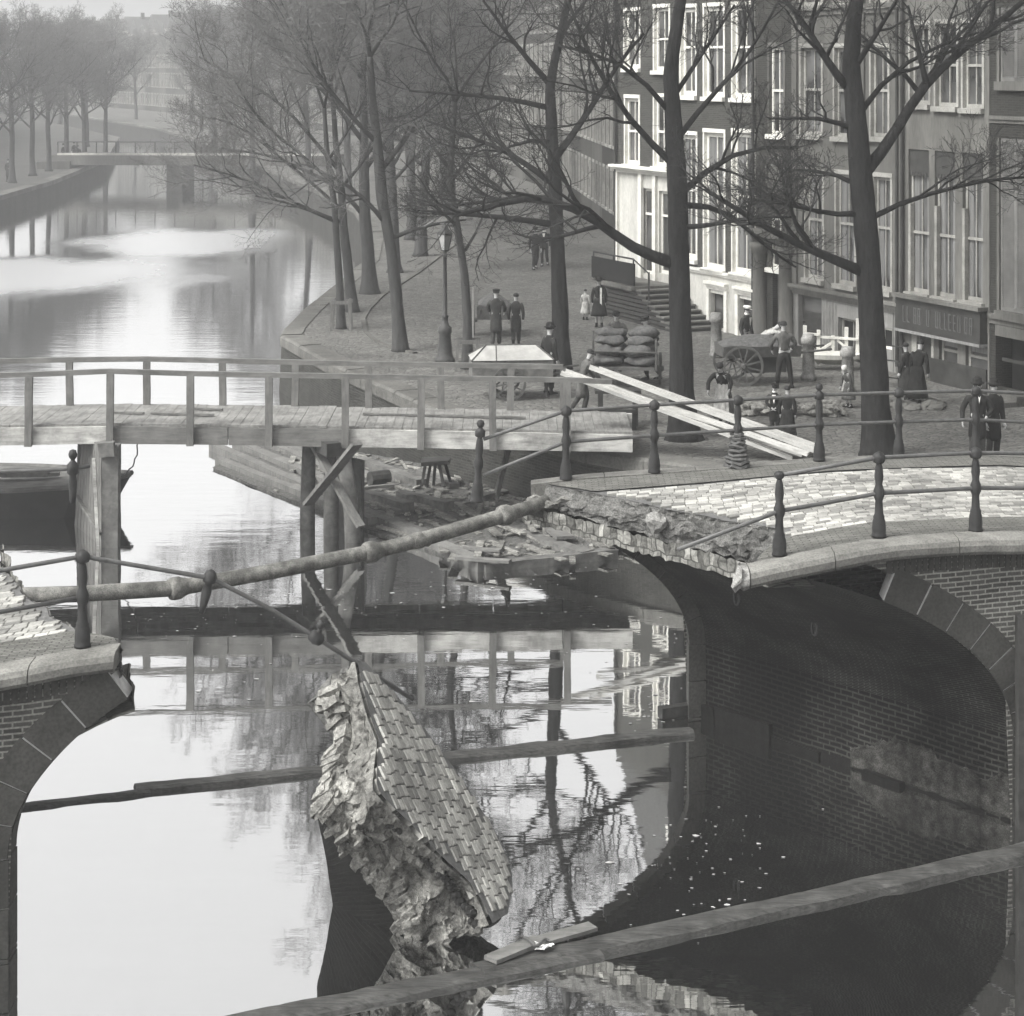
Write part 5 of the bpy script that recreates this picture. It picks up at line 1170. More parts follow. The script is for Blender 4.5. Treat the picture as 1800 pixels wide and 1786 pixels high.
# --- F: brick house with a white shop front and a stoop
hF = thing('stoop_house', 'brick house with a tall white shop front and cornice beside the stone stoop', 'house', FA.p(17, 0, ZG))
uF0, uF1 = uE1+.004, upx(1082)
f1 = [rect(1098, 1124, 20, 120), rect(1150, 1176, 14, 124)]; f2 = [rect(1099, 1123, 172, 288), rect(1150, 1174, 170, 292)]
gw = [rect(1128, 1150, 330, 480), rect(1158, 1180, 335, 480)]; zF = zpx(1100, 300)
mb = MB(); FA.wall(mb, uF0, uF1, zF, 13.8, f1+f2); FA.body(mb, uF0, uF1, ZG, 13.8); mb.build('wall', M['brick_house'], hF)
cel = rect(1122, 1146, 528, 562); mb = MB(); FA.wall(mb, uF0, uF1, ZG, zF, gw+[cel]); mb.build('shop_front', M['white_wall'], hF)
for o in f1+f2: FA.window(hF, o, .5, 1, .1, reveal='white_paint')
for o in gw: FA.window(hF, o, .7, 0, .08, sill=False)
FA.window(hF, cel, 0, 1, .06, sill=False); FA.band(hF, uF0+.003, uF1-.003, zF-.05, zF+.2, .3, 'white_paint', 'cornice', 3)
for x in (1086, 1128, 1153):
    c = upx(x); mb = MB(); FA.box(mb, c-.12, c+.1, -.1, .01, ZG, zF-.06); mb.build('pilaster', M['white_paint'], hF)
FA.roof(hF, uF0, uF1, 13.8)
for root, u in ((hC, uC0+.12), (hE, uE0+.14), (hF, uF1-.15), (hB, uB1-.1)):
    mb = MB(); mb.tube([FA.p(u, -.09, ZG+.2), FA.p(u, -.09, 13.2)], .05, 7); mb.build('drain_pipe', M['dark_paint'], root)
# stone stoop with its flight of steps
st_ = thing('stone_stoop', 'dark stone stoop with a flight of pale-edged steps before the white shop front', 'steps', FA.p(16, -1, ZG))
u_top = upx(1168); nst = 8; zt = zpx(1190, 505)
for i in range(nst):
    z0, z1 = lerp(ZG, zt, i/nst), lerp(ZG, zt, (i+1)/nst); ua, ub = lerp(upx(1262), upx(1190), i/nst), upx(1118)
    mb = MB(); FA.box(mb, ua, ub-.01*i, -1.55+.012*i, -.06, z0 if i == 0 else z0-.02, z1-.05); s0 = mb.build('step', M['dark_paint'], st_)
    mb = MB(); FA.box(mb, ua-.05, ua+.5, -1.58+.012*i, -.055, z1-.05, z1); mb.build('tread', M['pave_slab'], s0)
mb = MB(); FA.box(mb, upx(1190), upx(1112), -1.65, -.06, zt-.049, zt+.08); mb.build('landing', M['pave_slab'], st_)
mb = MB()
for u in (upx(1186), upx(1150), upx(1114)): mb.tube([FA.p(u, -1.5, zt), FA.p(u, -1.5, zt+.95)], .025, 6)
mb.tube([FA.p(upx(1186), -1.5, zt+.95), FA.p(upx(1114), -1.5, zt+.95)], .03, 6); mb.tube([FA.p(upx(1186), -1.5, zt+.5), FA.p(upx(1114), -1.5, zt+.5)], .02, 6)
mb.tube([FA.p(upx(1214), -1.5, ZG), FA.p(upx(1214), -1.5, ZG+1.7)], .03, 6); mb.tube([FA.p(upx(1214), -1.5, ZG+1.65), FA.p(upx(1186), -1.5, zt+.95)], .025, 6)
mb.build('hand_rail', M['iron'], st_)
mb = MB(); FA.box(mb, upx(1188), upx(1112)+.02, -1.53, -1.47, zt+.1, zt+.8); mb.build('rail_panel', M['void'], st_)
# stone guard posts before the houses
def guard(px, py, h, label):
    b = PZ(px, py, ZG); o = MB().lathe(b, [(.2, 0), (.2, .1), (.17, .15), (.145, h*.78), (.19, h*.8), (.2, h*.9), (.16, h*.95), (.15, h), (.02, h+.02)], 12).build('guard_post', M['pale_stone'], loc=b, smooth=True)
    tag(o, label, 'bollard', 'stone guard posts before the houses')
guard(1259, 628, 1.25, 'tall pale guard post at the foot of the stoop steps'); guard(1421, 668, 1.2, 'guard post left of the white wooden barrier'); guard(1490, 690, 1.15, 'guard post right of the barrier, behind the white-capped child')
# white wooden barrier round the cellar hatch
br_ = thing('white_barrier', 'white painted wooden barrier and half-round cellar hood before the boarded front', 'barrier', PZ(1465, 640, ZG))
yb = 52.2*KH
def wp(px, py, y=yb): return PY(px, py, y)
for x, y0, y1 in ((1414, 572, 640), (1438, 580, 640), (1463, 590, 632), (1487, 575, 625), (1507, 560, 628)): MB().beam(wp(x, y1), wp(x+1, y0), .09, .09, (0, 1, 0)).build('post', M['white_paint'], br_)
for a, b in (((1414, 586), (1440, 588)), ((1440, 592), (1507, 596)), ((1472, 598), (1508, 630)), ((1466, 600), (1430, 622))): MB().beam(wp(*a)+V(0, .0, 0), wp(*b)+V(0, -.06, 0), .06, .1, (0, 1, 0)).build('rail', M['white_paint'], br_)
c = wp(1466, 620); mb = MB(); mb.loft([[c+V(.95*math.cos(a)*k, -.55*math.sin(a)*k, z) for a in [math.pi*i/10 for i in range(11)]] for k, z in ((.2, .06), (1, .0), (.96, -.12), (.3, -.3))], False, False); mb.build('hood', M['white_wall'], br_)
fe = thing('iron_railing', 'thin dark iron area railing right of the large tree trunk', 'railing', PZ(1570, 690, ZG))
for y in (608, 634, 664): MB().beam(PY(1542, y-3, 49.8*KH), PY(1592, y+3, 48.6*KH), .03, .035).build('bar', M['iron'], fe)
for x in (1545, 1579, 1591): MB().beam(PY(x, 690, 49.2*KH), PY(x, 606, 49.2*KH), .03, .03, (0, 1, 0)).build('upright', M['iron'], fe)
# ------------------------------------------------------------------ further houses: the row runs on behind the trees, and the far bank
def far_house(root_loc, rz, wdt, zt, nb, label, wallm, group, gable=0, white=True):
    h = thing('canal_house', label, 'house', root_loc, rz, group)
    f = Front(V(0, 0, 0), V(1, 0, 0), V(0, 1, 0)); hgt = zt; ops = []; ORG[h.name] = V(0, 0, 0)
    fl = [(1.0, 3.1), (4.2, 6.6), (7.5, 9.6), (10.4, 12.0)]
    pitch = wdt/nb
    for (z0, z1) in fl:
        if z1 > hgt-.6: break
        for k in range(nb): c = pitch*(k+.5); ops.append((c-pitch*.29, c+pitch*.29, z0, z1))
    mb = MB(); f.wall(mb, 0, wdt, 0, hgt, ops); f.body(mb, 0, wdt, 0, hgt, 9); mb.build('wall', M[wallm], h)
    for o in ops:
        mb = MB(); a, b, z0, z1 = o; fr = .16
        f.box(mb, a-.06, a+fr, -.03, .12, z0, z1); f.box(mb, b-fr, b+.06, -.03, .12, z0, z1); f.box(mb, a+fr, b-fr, -.03, .12, z1-.16, z1); f.box(mb, a-.06, b+.06, -.1, .12, z0-.14, z0); f.box(mb, a+fr, b-fr, .02, .1, (z0+z1)/2-.05, (z0+z1)/2+.05)
        w_ = mb.build('window', M['dull_paint'], h); MB().quad(V(a, .14, z0), V(a, .14, z1), V(b, .14, z1), V(b, .14, z0)).build('pane', M['glass'], w_)
    f.band(h, 0, wdt, hgt-.25, hgt+.2, .25, 'dull_paint' if white else 'plaster'); f.roof(h, 0, wdt, hgt, 2.8)
    return h
PH = [far_house((0, 0, -50), 0, 6.4, 13.2, 3, 'x', 'brick_house', 'x'), far_house((0, 0, -50), 0, 5.2, 12.2, 3, 'x', 'plaster_dim', 'x', 0, False), far_house((0, 0, -50), 0, 7.2, 13.8, 4, 'x', 'brick_dark', 'x')]
LB = ['three-bay brick house', 'grey plastered house', 'broad dark four-bay house']
used = set()
def row(pts, zb, group, where, off=0):
    i = off; n = 0
    for a, b in zip(pts, pts[1:]):
        a = V(*a, 0); b = V(*b, 0); d = (b-a); L_ = d.length; d.normalize(); t_ = 0
        while t_ < L_-3:
            k = i % 3; wd_ = (6.4, 5.2, 7.2)[k]; p = a+d*t_; rz = math.atan2(d.y, d.x); lab = LB[k]+' '+where(p, n); loc = (p.x, p.y, zb)
            if k not in used: o = PH[k]; o.location = loc; o.rotation_euler = (0, 0, rz); o['label'] = lab; o['group'] = group; used.add(k)
            else: o = dup(PH[k], loc, rz, lab, group)
            t_ += wd_+.02; i += 1; n += 1
orn = ['first', 'second', 'third', 'fourth', 'fifth', 'sixth', 'seventh', 'eighth', 'ninth', 'tenth', 'eleventh', 'twelfth', 'thirteenth', 'fourteenth', 'fifteenth', 'sixteenth', 'seventeenth', 'eighteenth', 'nineteenth', 'twentieth']+['%dth' % k if k % 10 not in (1, 2, 3) else '%d%s' % (k, {1: 'st', 2: 'nd', 3: 'rd'}[k % 10]) for k in range(21, 160)]
# the row's fronts face left of the walking direction's right; walk so that the canal lies on the right
row([(-108, 452), (-62, 352), (-30, 272), (-8, 200), (3.2, 130), (6.0, 84)][::1], ZQ, 'canal houses behind the right bank trees', lambda p, n: 'behind the right bank trees, '+orn[n]+' from the far bend')
row([(-50, 118), (-54, 170), (-66, 240), (-92, 320), (-135, 420)][::1], 1.2, 'canal houses in the haze of the left bank', lambda p, n: 'in the left bank haze, '+orn[n]+' from the near end', 1)
# ------------------------------------------------------------------ left bank and far bridge
LQ = [V(-33, 95, 1.25), V(-33.6, 135, 1.25), V(-34, 152, 1.25), V(-36.8, 186, 1.25), V(-46, 240, 1.25), V(-68, 300, 1.25), V(-110, 390, 1.25)]
LQ = dens(LQ, 3); LI = offs(LQ, -.9); mb = MB()
for a, b in zip(LI, LI[1:]): mb.quad(a, b, b+V(-45, 25, 0), a+V(-45, 25, 0))
mb.quad(LI[0]+V(-70, 0, 0), LI[0], LI[0]+V(-45, 25, 0), LI[0]+V(-70, 30, 0))
struct(mb.build('left_street', M['street_far']))
mb = MB(); mb.loft([[a+V(0, 0, -.3), a+V(0, 0, .02), b+V(0, 0, .03)] for a, b in zip(LQ, LI)], False, False); struct(mb.build('quay_coping', M['plaster']))
mb = MB(); mb.loft([[a+V(-.02, 0, -.28), a+V(.05, 0, -1.8)] for a in LQ], False, False); tag(mb.build('quay_wall', M['brick_quay']), 'pale hazy quay wall of the left bank with a light coping', 'quay wall')
fb = thing('far_bridge', 'flat pale bridge on a central pier far away in the haze', 'bridge', V(-27, 170, 0))
A, B_ = V(-37.5, 172, 2.15), V(-14, 166, 2.35)
MB().beam(A-V(0, 0, .2), B_-V(0, 0, .2), 6, .8).build('deck', M['plaster'], fb)
MB().beam(A+V(0, -2.9, .3), B_+V(0, -2.9, .3), .25, .16).build('kerb_stone', M['white_wall'], fb)
for t_ in (.43, .86):
    p = A.lerp(B_, t_); MB().box(p.x-.65, p.x+.65, p.y-3.2, p.y+3, -1.5, 2.0).build('pier', M['brick_quay'], fb)
mb = MB()
for i in range(15):
    p = A.lerp(B_, i/14)+V(0, -2.9, .35); mb.tube([p, p+V(0, 0, .95)], .05, 5)
mb.tube([A+V(0, -2.9, 1.3), B_+V(0, -2.9, 1.3)], .04, 5); mb.build('railing', M['iron'], fb)
MB().box(A.x-1.5, A.x+1.2, A.y-4, A.y+4, -1.5, 1.9).build('abutment', M['plaster_dim'], fb)
# ------------------------------------------------------------------ bare elms
class Tree:
    def __init__(s, seed): s.r = random.Random(seed); s.T = MB(); s.K = MB()
    def grow(s, p, d, L, r, lev, tw=1.0, trop=.12, dens_=1.0):
        R_ = s.r; n = (7, 6, 4, 3, 2)[lev]; pts = [p.copy()]; rad = [r]; c = p.copy(); d = d.normalized(); kids = []
        wob = (.16, .22, .26, .3, .3)[lev]
        for i in range(n):
            d = (d+V(R_.gauss(0, wob), R_.gauss(0, wob), R_.gauss(0, wob*.8)+trop*(1 if lev < 3 else .4))).normalized()
            c = c+d*L/n; pts.append(c.copy()); rad.append(r*(1-.78*(i+1)/n)); kids.append((c.copy(), d.copy(), (i+1)/n))
        (s.T if lev <= 1 else s.K).tube(pts, [max(q, .004*tw) for q in rad], (7, 5, 4, 3, 3)[lev], lev < 2)
        if lev < 4 and L > .25: s.sprout(pts, rad, L, lev, tw, dens_)
    def sprout(s, pts, rad, L, lev, tw=1.0, dens_=1.0, t0=.22):
        R_ = s.r; nk = max(2, int((11, 9, 7, 5, 0)[lev]*dens_*min(1.25, L/(4.5, 2.2, .95, .5, 1)[lev]+.35)))
        side = R_.choice((-1, 1))
        for k in range(nk):
            t_ = t0+(1-t0)*(k+R_.uniform(.2, .9))/nk; f = t_*(len(pts)-1); i = min(int(f), len(pts)-2)
            q = pts[i].lerp(pts[i+1], f-i); ax = (pts[i+1]-pts[i]).normalized(); pr = ax.cross(V(R_.gauss(0, .6), R_.gauss(0, .6), 1)).normalized()*side; side = -side
            pr = (pr+V(0, 0, R_.gauss(.15, .45))).normalized(); ang = R_.uniform(.55, 1.05); dd = ax*math.cos(ang)+pr*math.sin(ang)
            l2 = L*(.62, .52, .55, .5, 0)[lev]*(1.15-.55*t_)*R_.uniform(.75, 1.2); rr = lerp(rad[i], rad[i+1], f-i)
            s.grow(q, dd, l2, max(min(rr*.6, (.07, .03, .012, .007, .004)[lev]), .004*tw)*1.0, lev+1, tw, .1, dens_)
    def limb(s, pts, r0, r1, lev=0, tw=1.0, sp=True, dens_=1.0, t0=.25):
        P = [pts[0]]
        for a, b in zip(pts, pts[1:]):
            n = max(1, int((b-a).length/.5))
            for i in range(1, n+1): q = a.lerp(b, i/n); P.append(q+nv(q, 1.1)*.06*(1 if i < n or True else 0))
        # round the corners a little
        for _ in range(2): P = [P[0]]+[(P[i-1]+P[i]*2+P[i+1])/4 for i in range(1, len(P)-1)]+[P[-1]]
        L = sum((b-a).length for a, b in zip(P, P[1:])); m = len(P)-1
        rad = [lerp(r0, r1, (i/m)**.8) for i in range(len(P))]
        s.T.tube(P, rad, 9 if r0 > .1 else 7)
        if sp: s.sprout(P, rad, min(L, 5.5), lev, tw, dens_, t0)
        return P
    def trunk(s, pts, rads):
        P = []; Rr = []
        for (a, ra), (b, rb) in zip(zip(pts, rads), zip(pts[1:], rads[1:])):
            n = max(1, int((b-a).length/.16))
            for i in range(n): P.append(a.lerp(b, i/n)); Rr.append(lerp(ra, rb, i/n))
        P.append(pts[-1]); Rr.append(rads[-1])
        for _ in range(2): P = [P[0]]+[(P[i-1]+P[i]*2+P[i+1])/4 for i in range(1, len(P)-1)]+[P[-1]]
        n = 26; rings = []
        for i, (p, r) in enumerate(zip(P, Rr)):
            z = p.z-P[0].z; fl = 1+.45*math.exp(-z/.28)
            rings.append([p+V(math.cos(a), math.sin(a), 0)*r*fl*(1+.10*nz((math.cos(a)*1.3, math.sin(a)*1.3, p.z*.7+p.x), 1.0)+.09*nz((math.cos(a)*5.5, math.sin(a)*5.5, p.z*1.3), 1)+.05*nz((math.cos(a)*10, math.sin(a)*10, p.z*3), 1)) for a in [2*math.pi*j/n for j in range(n)]])
        s.T.loft(rings, True, True); return P
    def done(s, name, label, base, group=None, far=False):
        t = thing(name, label, 'tree', base, 0, group)
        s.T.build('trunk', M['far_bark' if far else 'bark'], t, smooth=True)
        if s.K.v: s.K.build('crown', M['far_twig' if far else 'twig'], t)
        return t
GT = 'bare elms along the right quay'
def traced(seed, px, py, trunk, limbs, label, tw=1.0, top=None):
    b = PZ(px, py, ZQ); Y = b.y; T_ = Tree(seed); dn = .72 if seed < 14 else .85; pts = [V(b.x, b.y, ZQ-.05)]; rd = [trunk[0][2]/2/FPX*Y]
    for x, y, w_ in trunk[1:]: p = PY(x, y, Y); pts.append(p); rd.append(w_/2/FPX*Y)
    # carry the stem on above the frame
    up = (pts[-1]-pts[-2]).normalized(); up = (up+V(0, 0, .8)).normalized(); P = T_.trunk(pts, rd)
    for k in range(3):
        a = k*2.1+seed; T_.grow(pts[-1], (up+V(math.cos(a), math.sin(a), 0)*.6), T_.r.uniform(3.5, 5.5), rd[-1]*.75, 0, tw, .12, dn)
    for w0, w1, dy, path in limbs:
        n = len(path)-1; q = [PY(x, y, Y+dy*(i/n)) for i, (x, y) in enumerate(path)]; L = (q[-1]-q[0]).length
        T_.limb(q, w0/2/FPX*Y, w1/2/FPX*Y, 0 if L > 2.6 else 1, tw, True, dn)
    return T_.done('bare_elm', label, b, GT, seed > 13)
traced(11, 1545, 800, [(1545, 800, 54), (1536, 640, 46), (1528, 480, 43), (1518, 360, 40), (1508, 240, 38), (1496, 130, 32), (1500, 40, 27), (1512, -60, 22)],
  [(21, 7, -.8, [(1522, 480), (1480, 462), (1440, 440), (1400, 425), (1340, 402), (1300, 365), (1240, 330)]), (24, 8, .9, [(1522, 300), (1553, 272), (1575, 235), (1600, 185), (1628, 145), (1690, 90), (1770, 30), (1830, -30)]),
   (12, 5, 0.4, [(1628, 145), (1622, 110), (1605, 60), (1598, 10)]), (18, 7, -.6, [(1500, 165), (1470, 140), (1440, 90), (1420, 45), (1395, 20), (1370, -10)]), (10, 4, -.6, [(1424, 50), (1432, 20), (1440, -20)]),
   (11, 4, 1.2, [(1533, 382), (1570, 355), (1640, 340), (1720, 318), (1800, 310)]), (12, 4, -1.2, [(1510, 375), (1470, 385), (1440, 372), (1380, 352), (1320, 350)]), (12, 4, -.5, [(1512, 232), (1470, 215), (1440, 195), (1400, 215), (1350, 210)]),
   (12, 4, .8, [(1510, 200), (1540, 140), (1590, 110), (1650, 70), (1720, 60)]), (10, 4, .8, [(1518, 330), (1480, 300), (1420, 290), (1370, 300)]), (12, 4, -1.5, [(1502, 120), (1540, 60), (1580, 0), (1600, -40)])],
  'thick dark elm nearest the right edge, behind the railing of the broken bridge')
traced(12, 1202, 772, [(1202, 772, 52), (1198, 640, 40), (1194, 480, 37), (1190, 330, 35), (1184, 220, 30), (1178, 130, 26), (1190, 40, 22), (1205, -60, 18)],
  [(23, 8, -.8, [(1182, 462), (1150, 452), (1110, 440), (1078, 415), (1052, 382), (1010, 366), (960, 345), (925, 338), (880, 362), (800, 380)]), (14, 5, .6, [(1196, 340), (1240, 300), (1280, 265), (1340, 250), (1400, 260)]),
   (14, 5, -.6, [(1184, 290), (1150, 255), (1110, 215), (1070, 160), (1040, 110), (1008, 40), (990, -20)]), (12, 4, .4, [(1186, 250), (1230, 190), (1290, 130), (1340, 60), (1370, 0)]), (12, 4, 1.4, [(1196, 360), (1250, 345), (1290, 380), (1340, 430), (1400, 470)]),
   (11, 4, -1.2, [(1192, 400), (1240, 410), (1290, 385), (1350, 370), (1390, 380)]), (11, 4, -.8, [(1180, 200), (1140, 140), (1090, 100), (1040, 95), (980, 80)]), (10, 4, .4, [(1184, 170), (1220, 110), (1260, 60), (1290, 10)])],
  'dark elm in the street with long pale planks crossing before its foot')
traced(13, 987, 665, [(987, 665, 36), (985, 560, 29), (980, 450, 26), (976, 330, 24), (970, 230, 20), (966, 150, 17), (985, 60, 14), (1005, -30, 12)],
  [(13, 4, -.8, [(976, 395), (930, 388), (880, 378), (800, 378), (730, 368)]), (13, 4, .8, [(975, 325), (930, 290), (870, 255), (800, 235), (745, 208)]), (14, 5, .8, [(978, 275), (1005, 240), (1035, 195), (1065, 150), (1085, 110), (1130, 60)]),
   (11, 4, -.5, [(968, 190), (930, 180), (870, 170), (800, 165), (720, 160)]), (12, 4, -.4, [(968, 150), (930, 110), (890, 60), (850, 0)]), (12, 4, .8, [(977, 350), (910, 342), (850, 355), (790, 372), (740, 360)]), (9, 3, .8, [(986, 60), (1030, 0), (1060, -40)]), (10, 3, -1, [(972, 250), (930, 235), (900, 250), (860, 280)])],
  'slim elm beside the man in the hat, at the end of the footbridge')
traced(14, 822, 648, [(822, 648, 19), (822, 560, 16), (815, 470, 14), (802, 390, 13), (790, 320, 12), (795, 240, 10), (800, 180, 8)],
  [(6, 3, .5, [(818, 440), (845, 410), (852, 372)]), (7, 3, -.7, [(806, 400), (770, 360), (730, 330)]), (8, 3, .6, [(792, 320), (830, 270), (870, 200)]), (8, 3, .5, [(792, 300), (750, 240), (700, 190)])],
  'thin young elm with a guard at its foot beside the gas lamp', 1.0)
traced(15, 705, 617, [(705, 617, 24), (697, 520, 21), (688, 440, 20), (672, 350, 20), (664, 260, 17), (655, 180, 14), (650, 100, 11)],
  [(10, 4, -.8, [(680, 395), (640, 345), (590, 310), (540, 290)]), (12, 4, .8, [(668, 300), (710, 250), (760, 180), (790, 100)]), (10, 4, -1, [(662, 250), (610, 200), (560, 130), (520, 60)]), (9, 3, .8, [(685, 420), (720, 400), (770, 392), (830, 385)])],
  'leaning elm nearest the lamp post on the quay edge strip', 1.0)
traced(16, 650, 516, [(650, 516, 27), (647, 440, 22), (641, 380, 21), (640, 300, 18), (640, 220, 14), (638, 140, 11)],
  [(9, 3, -1.2, [(640, 380), (600, 330), (540, 300), (470, 270), (390, 262)]), (10, 3, .8, [(640, 300), (690, 230), (730, 150)]), (10, 3, -1, [(640, 250), (580, 170), (520, 120), (450, 60)])],
  'straight elm on the quay edge behind the leaning one', 1.0)
traced(17, 620, 548, [(620, 548, 19), (612, 470, 17), (604, 400, 15), (600, 330, 13), (590, 250, 10), (585, 170, 8)],
  [(7, 3, -1.5, [(604, 392), (560, 378), (510, 352), (440, 318), (380, 300), (340, 290)]), (7, 3, -1, [(602, 370), (550, 320), (480, 270), (420, 215), (370, 205)]), (8, 3, -1.2, [(596, 300), (540, 230), (470, 160), (400, 130), (350, 100)]), (7, 3, 1, [(600, 330), (650, 270), (690, 200)])],
  'elm nearest the canal whose low branches reach far over the water', 1.0)
traced(18, 600, 578, [(600, 578, 14), (597, 500, 13), (592, 430, 12), (588, 360, 11), (575, 270, 9), (570, 190, 7)],
  [(6, 3, -1, [(590, 390), (550, 370), (500, 350), (450, 345)]), (6, 3, -1, [(582, 320), (520, 260), (460, 220), (410, 140)]), (6, 3, 1, [(578, 280), (620, 220), (650, 150)])],
  'slender elm in a wooden guard at the corner of the quay', 1.0)
# elms farther off: a few stems grown once, then set out along both banks
def wild(seed, hgt, tw):
    T_ = Tree(seed); r = T_.r; lean = V(r.uniform(-.5, .5), r.uniform(-.4, .4), 0); zs = (0, 1.5, 3.2, 5.0, 6.8, 8.4)
    pts = [V(0, 0, z)+lean*(z/8)**1.4+V(r.uniform(-.06, .06), r.uniform(-.06, .06), 0) for z in zs]; P = T_.trunk(pts, [.24, .2, .185, .165, .13, .09])
    a = r.uniform(0, 6)
    for k in range(9):
        z = 3.6+k*.55; i = max(j for j in range(6) if zs[j] <= z); f = (z-zs[i])/(zs[min(i+1, 5)]-zs[i]) if i < 5 else 0; q = pts[i].lerp(pts[min(i+1, 5)], f); a += 2.4
        T_.grow(q, V(math.cos(a), math.sin(a), r.uniform(.25, .9)), r.uniform(3.2, 5.2), .085, 0, tw, .1, .8)
    for k in range(3): a += 2.1; T_.grow(pts[-1], V(math.cos(a)*.6, math.sin(a)*.6, 1), r.uniform(2.6, 3.6), .07, 0, tw)
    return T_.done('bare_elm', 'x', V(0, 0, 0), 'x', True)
WT = [wild(31, 12, 1.3), wild(32, 12, 1.3), wild(33, 12, 1.3)]
wused = set()
def put(k, loc, rz, label, group, sc_=1.0):
    if k not in wused: o = WT[k]; wused.add(k); o.location = loc; o.rotation_euler = (0, 0, rz); o.scale = (sc_,)*3; o['label'] = label; o['group'] = group; return o
    return dup(WT[k], loc, rz, label, group, sc_)
gr = 'bare elms farther along the right quay'
for i, (x, y, s_, lab) in enumerate(((-4.6, 81, 1.0, 'elm close behind the straight one on the quay edge'), (-3.9, 88, 1.05, 'elm with a stake, fifth along the quay edge'), (-4.7, 96, 1.0, 'elm on the quay where the street narrows'), (-5.0, 104, 1.1, 'hazy elm past the narrowing street'), (-7.0, 112, 1.0, 'hazy elm where the right bank begins to bend'),
      (-10, 125, 1.1, 'pale elm on the bend of the right bank'), (-14, 142, 1.05, 'pale elm just before the far bridge'), (-20, 158, 1.1, 'faint elm at the right end of the far bridge'), (-27, 186, 1.15, 'faint elm beyond the far bridge'), (-33, 225, 1.15, 'faint elm where the canal vanishes'), (-3.0, 104, 1.0, 'elm standing back from the quay among the far trees'), (-3.9, 118, 1.1, 'hazy elm set back near the far houses'))):
    put(i % 3, (x, y, ZQ), i*1.9+.4, lab, gr, s_)
gl_ = 'bare elms along the left bank'
for i, (px, py, lab) in enumerate(((-8, 330, 'hazy elm cut by the left edge'), (22, 322, 'hazy elm nearest the left edge on the left bank'), (57, 309, 'second hazy elm on the left bank'), (87, 301, 'third hazy elm on the left bank'), (118, 292, 'fourth elm on the left bank by the standing people'), (150, 286, 'fifth elm on the left bank, pale'), (186, 276, 'sixth elm on the left bank at the bridge end'))):
    put((i+1) % 3, tuple(PZ(px, py, 1.25)), i*2.3, lab, gl_, 1.0)
for i, (x, y, lab) in enumerate(((-44, 212, 'faint elm beyond the left end of the far bridge'), (-42, 268, 'faint elm at the head of the far canal'), (-52, 250, 'faintest elm on the far left bank'), (-24, 205, 'faint elm behind the right of the far bridge'), (-55, 300, 'faint elm far behind the far bridge, left of the middle'), (-46, 310, 'faint elm far behind the middle of the far bridge'), (-64, 290, 'very pale elm above the left end of the far bridge'), (-38, 250, 'pale elm over the right half of the far bridge'))):
    put(i % 3, (x, y, 1.3), i*1.3+1, lab, 'faint elms beyond the far bridge', 1.1)
# ------------------------------------------------------------------ carts, lamp, street things
def wheel(root, c, ax, r, spokes=10, name='wheel', w_=.05):
    ax = Vector(ax).normalized(); a = ax.orthogonal().normalized(); b = ax.cross(a); mb = MB(); n = 24
    for k in range(n):
        t0, t1 = 2*PI*k/n, 2*PI*(k+1)/n; q = []
        for t_ in (t0, t1):
            d = a*math.cos(t_)+b*math.sin(t_); q += [c+d*r-ax*w_/2, c+d*r+ax*w_/2, c+d*(r-.06)+ax*w_/2, c+d*(r-.06)-ax*w_/2]
        mb.add(q, [(0, 4, 5, 1), (1, 5, 6, 2), (2, 6, 7, 3), (3, 7, 4, 0)])
    w = mb.build(name, M['cart'], root, True); m2 = MB()
    for k in range(spokes): d = a*math.cos(2*PI*k/spokes)+b*math.sin(2*PI*k/spokes); m2.beam(c+d*.05, c+d*(r-.05), .03, .035)
    m2.build('spokes', M['cart'], w, True); MB().lathe(c-ax*.1, [(.05, 0), (.075, .04), (.075, .16), (.05, .2)], 10, 0, ax).build('hub', M['cart'], w, True)
def root_at(name, label, cat, px, py, rz, z=ZQ): o = thing(name, label, cat, at(px, py, z), rz); ORG[o.name] = V(0, 0, 0); return o
# box cart with a canvas lid
c = root_at('box_cart', 'two-wheeled box cart with a pale ridged canvas lid parked before the footbridge', 'cart', 898, 698, .1)
mb = MB(); mb.loft([[V(x*1.0, y*.5, z) for x, y in ((-1, -1), (1, -1), (1, 1), (-1, 1))] for z in (.52, .98)], True, True); mb.build('box', M['cart_light'] if False else M['timber'], c, True)
mb = MB(); A_ = [V(-1.02, -.53, .985), V(-1.02, .53, .985), V(-.62, 0, 1.3)]; B_ = [V(1.02, -.53, .985), V(1.02, .53, .985), V(.62, 0, 1.3)]
mb.add([A_[0], B_[0], B_[2], A_[2]], [(0, 1, 2, 3)]); mb.add([A_[1], A_[2], B_[2], B_[1]], [(0, 1, 2, 3)]); mb.add(A_, [(0, 2, 1)]); mb.add(B_, [(0, 1, 2)]); mb.build('lid', M['cart_light'], c, True)
mb = MB(); mb.tube([A_[2], B_[2]], .025, 6); 
for p, q in ((A_[0], A_[2]), (A_[1], A_[2]), (B_[0], B_[2]), (B_[1], B_[2])): mb.tube([p, q], .022, 6)
mb.tube([A_[0].lerp(B_[0], .3), A_[2].lerp(B_[2], .2)], .015, 6); mb.build('lid_ribs', M['cart'], c, True)
for y in (-.58, .58): wheel(c, V(-.1, y, .42), (0, 1, 0), .42)
for y in (-.4, .4): MB().tube([V(.9, y, .6), V(1.75, y*.9, .72)], .03, 6).build('shaft', M['cart'], c, True)
MB().beam(V(.85, 0, .52), V(.9, 0, .0), .06, .06).build('prop_leg', M['cart'], c, True)
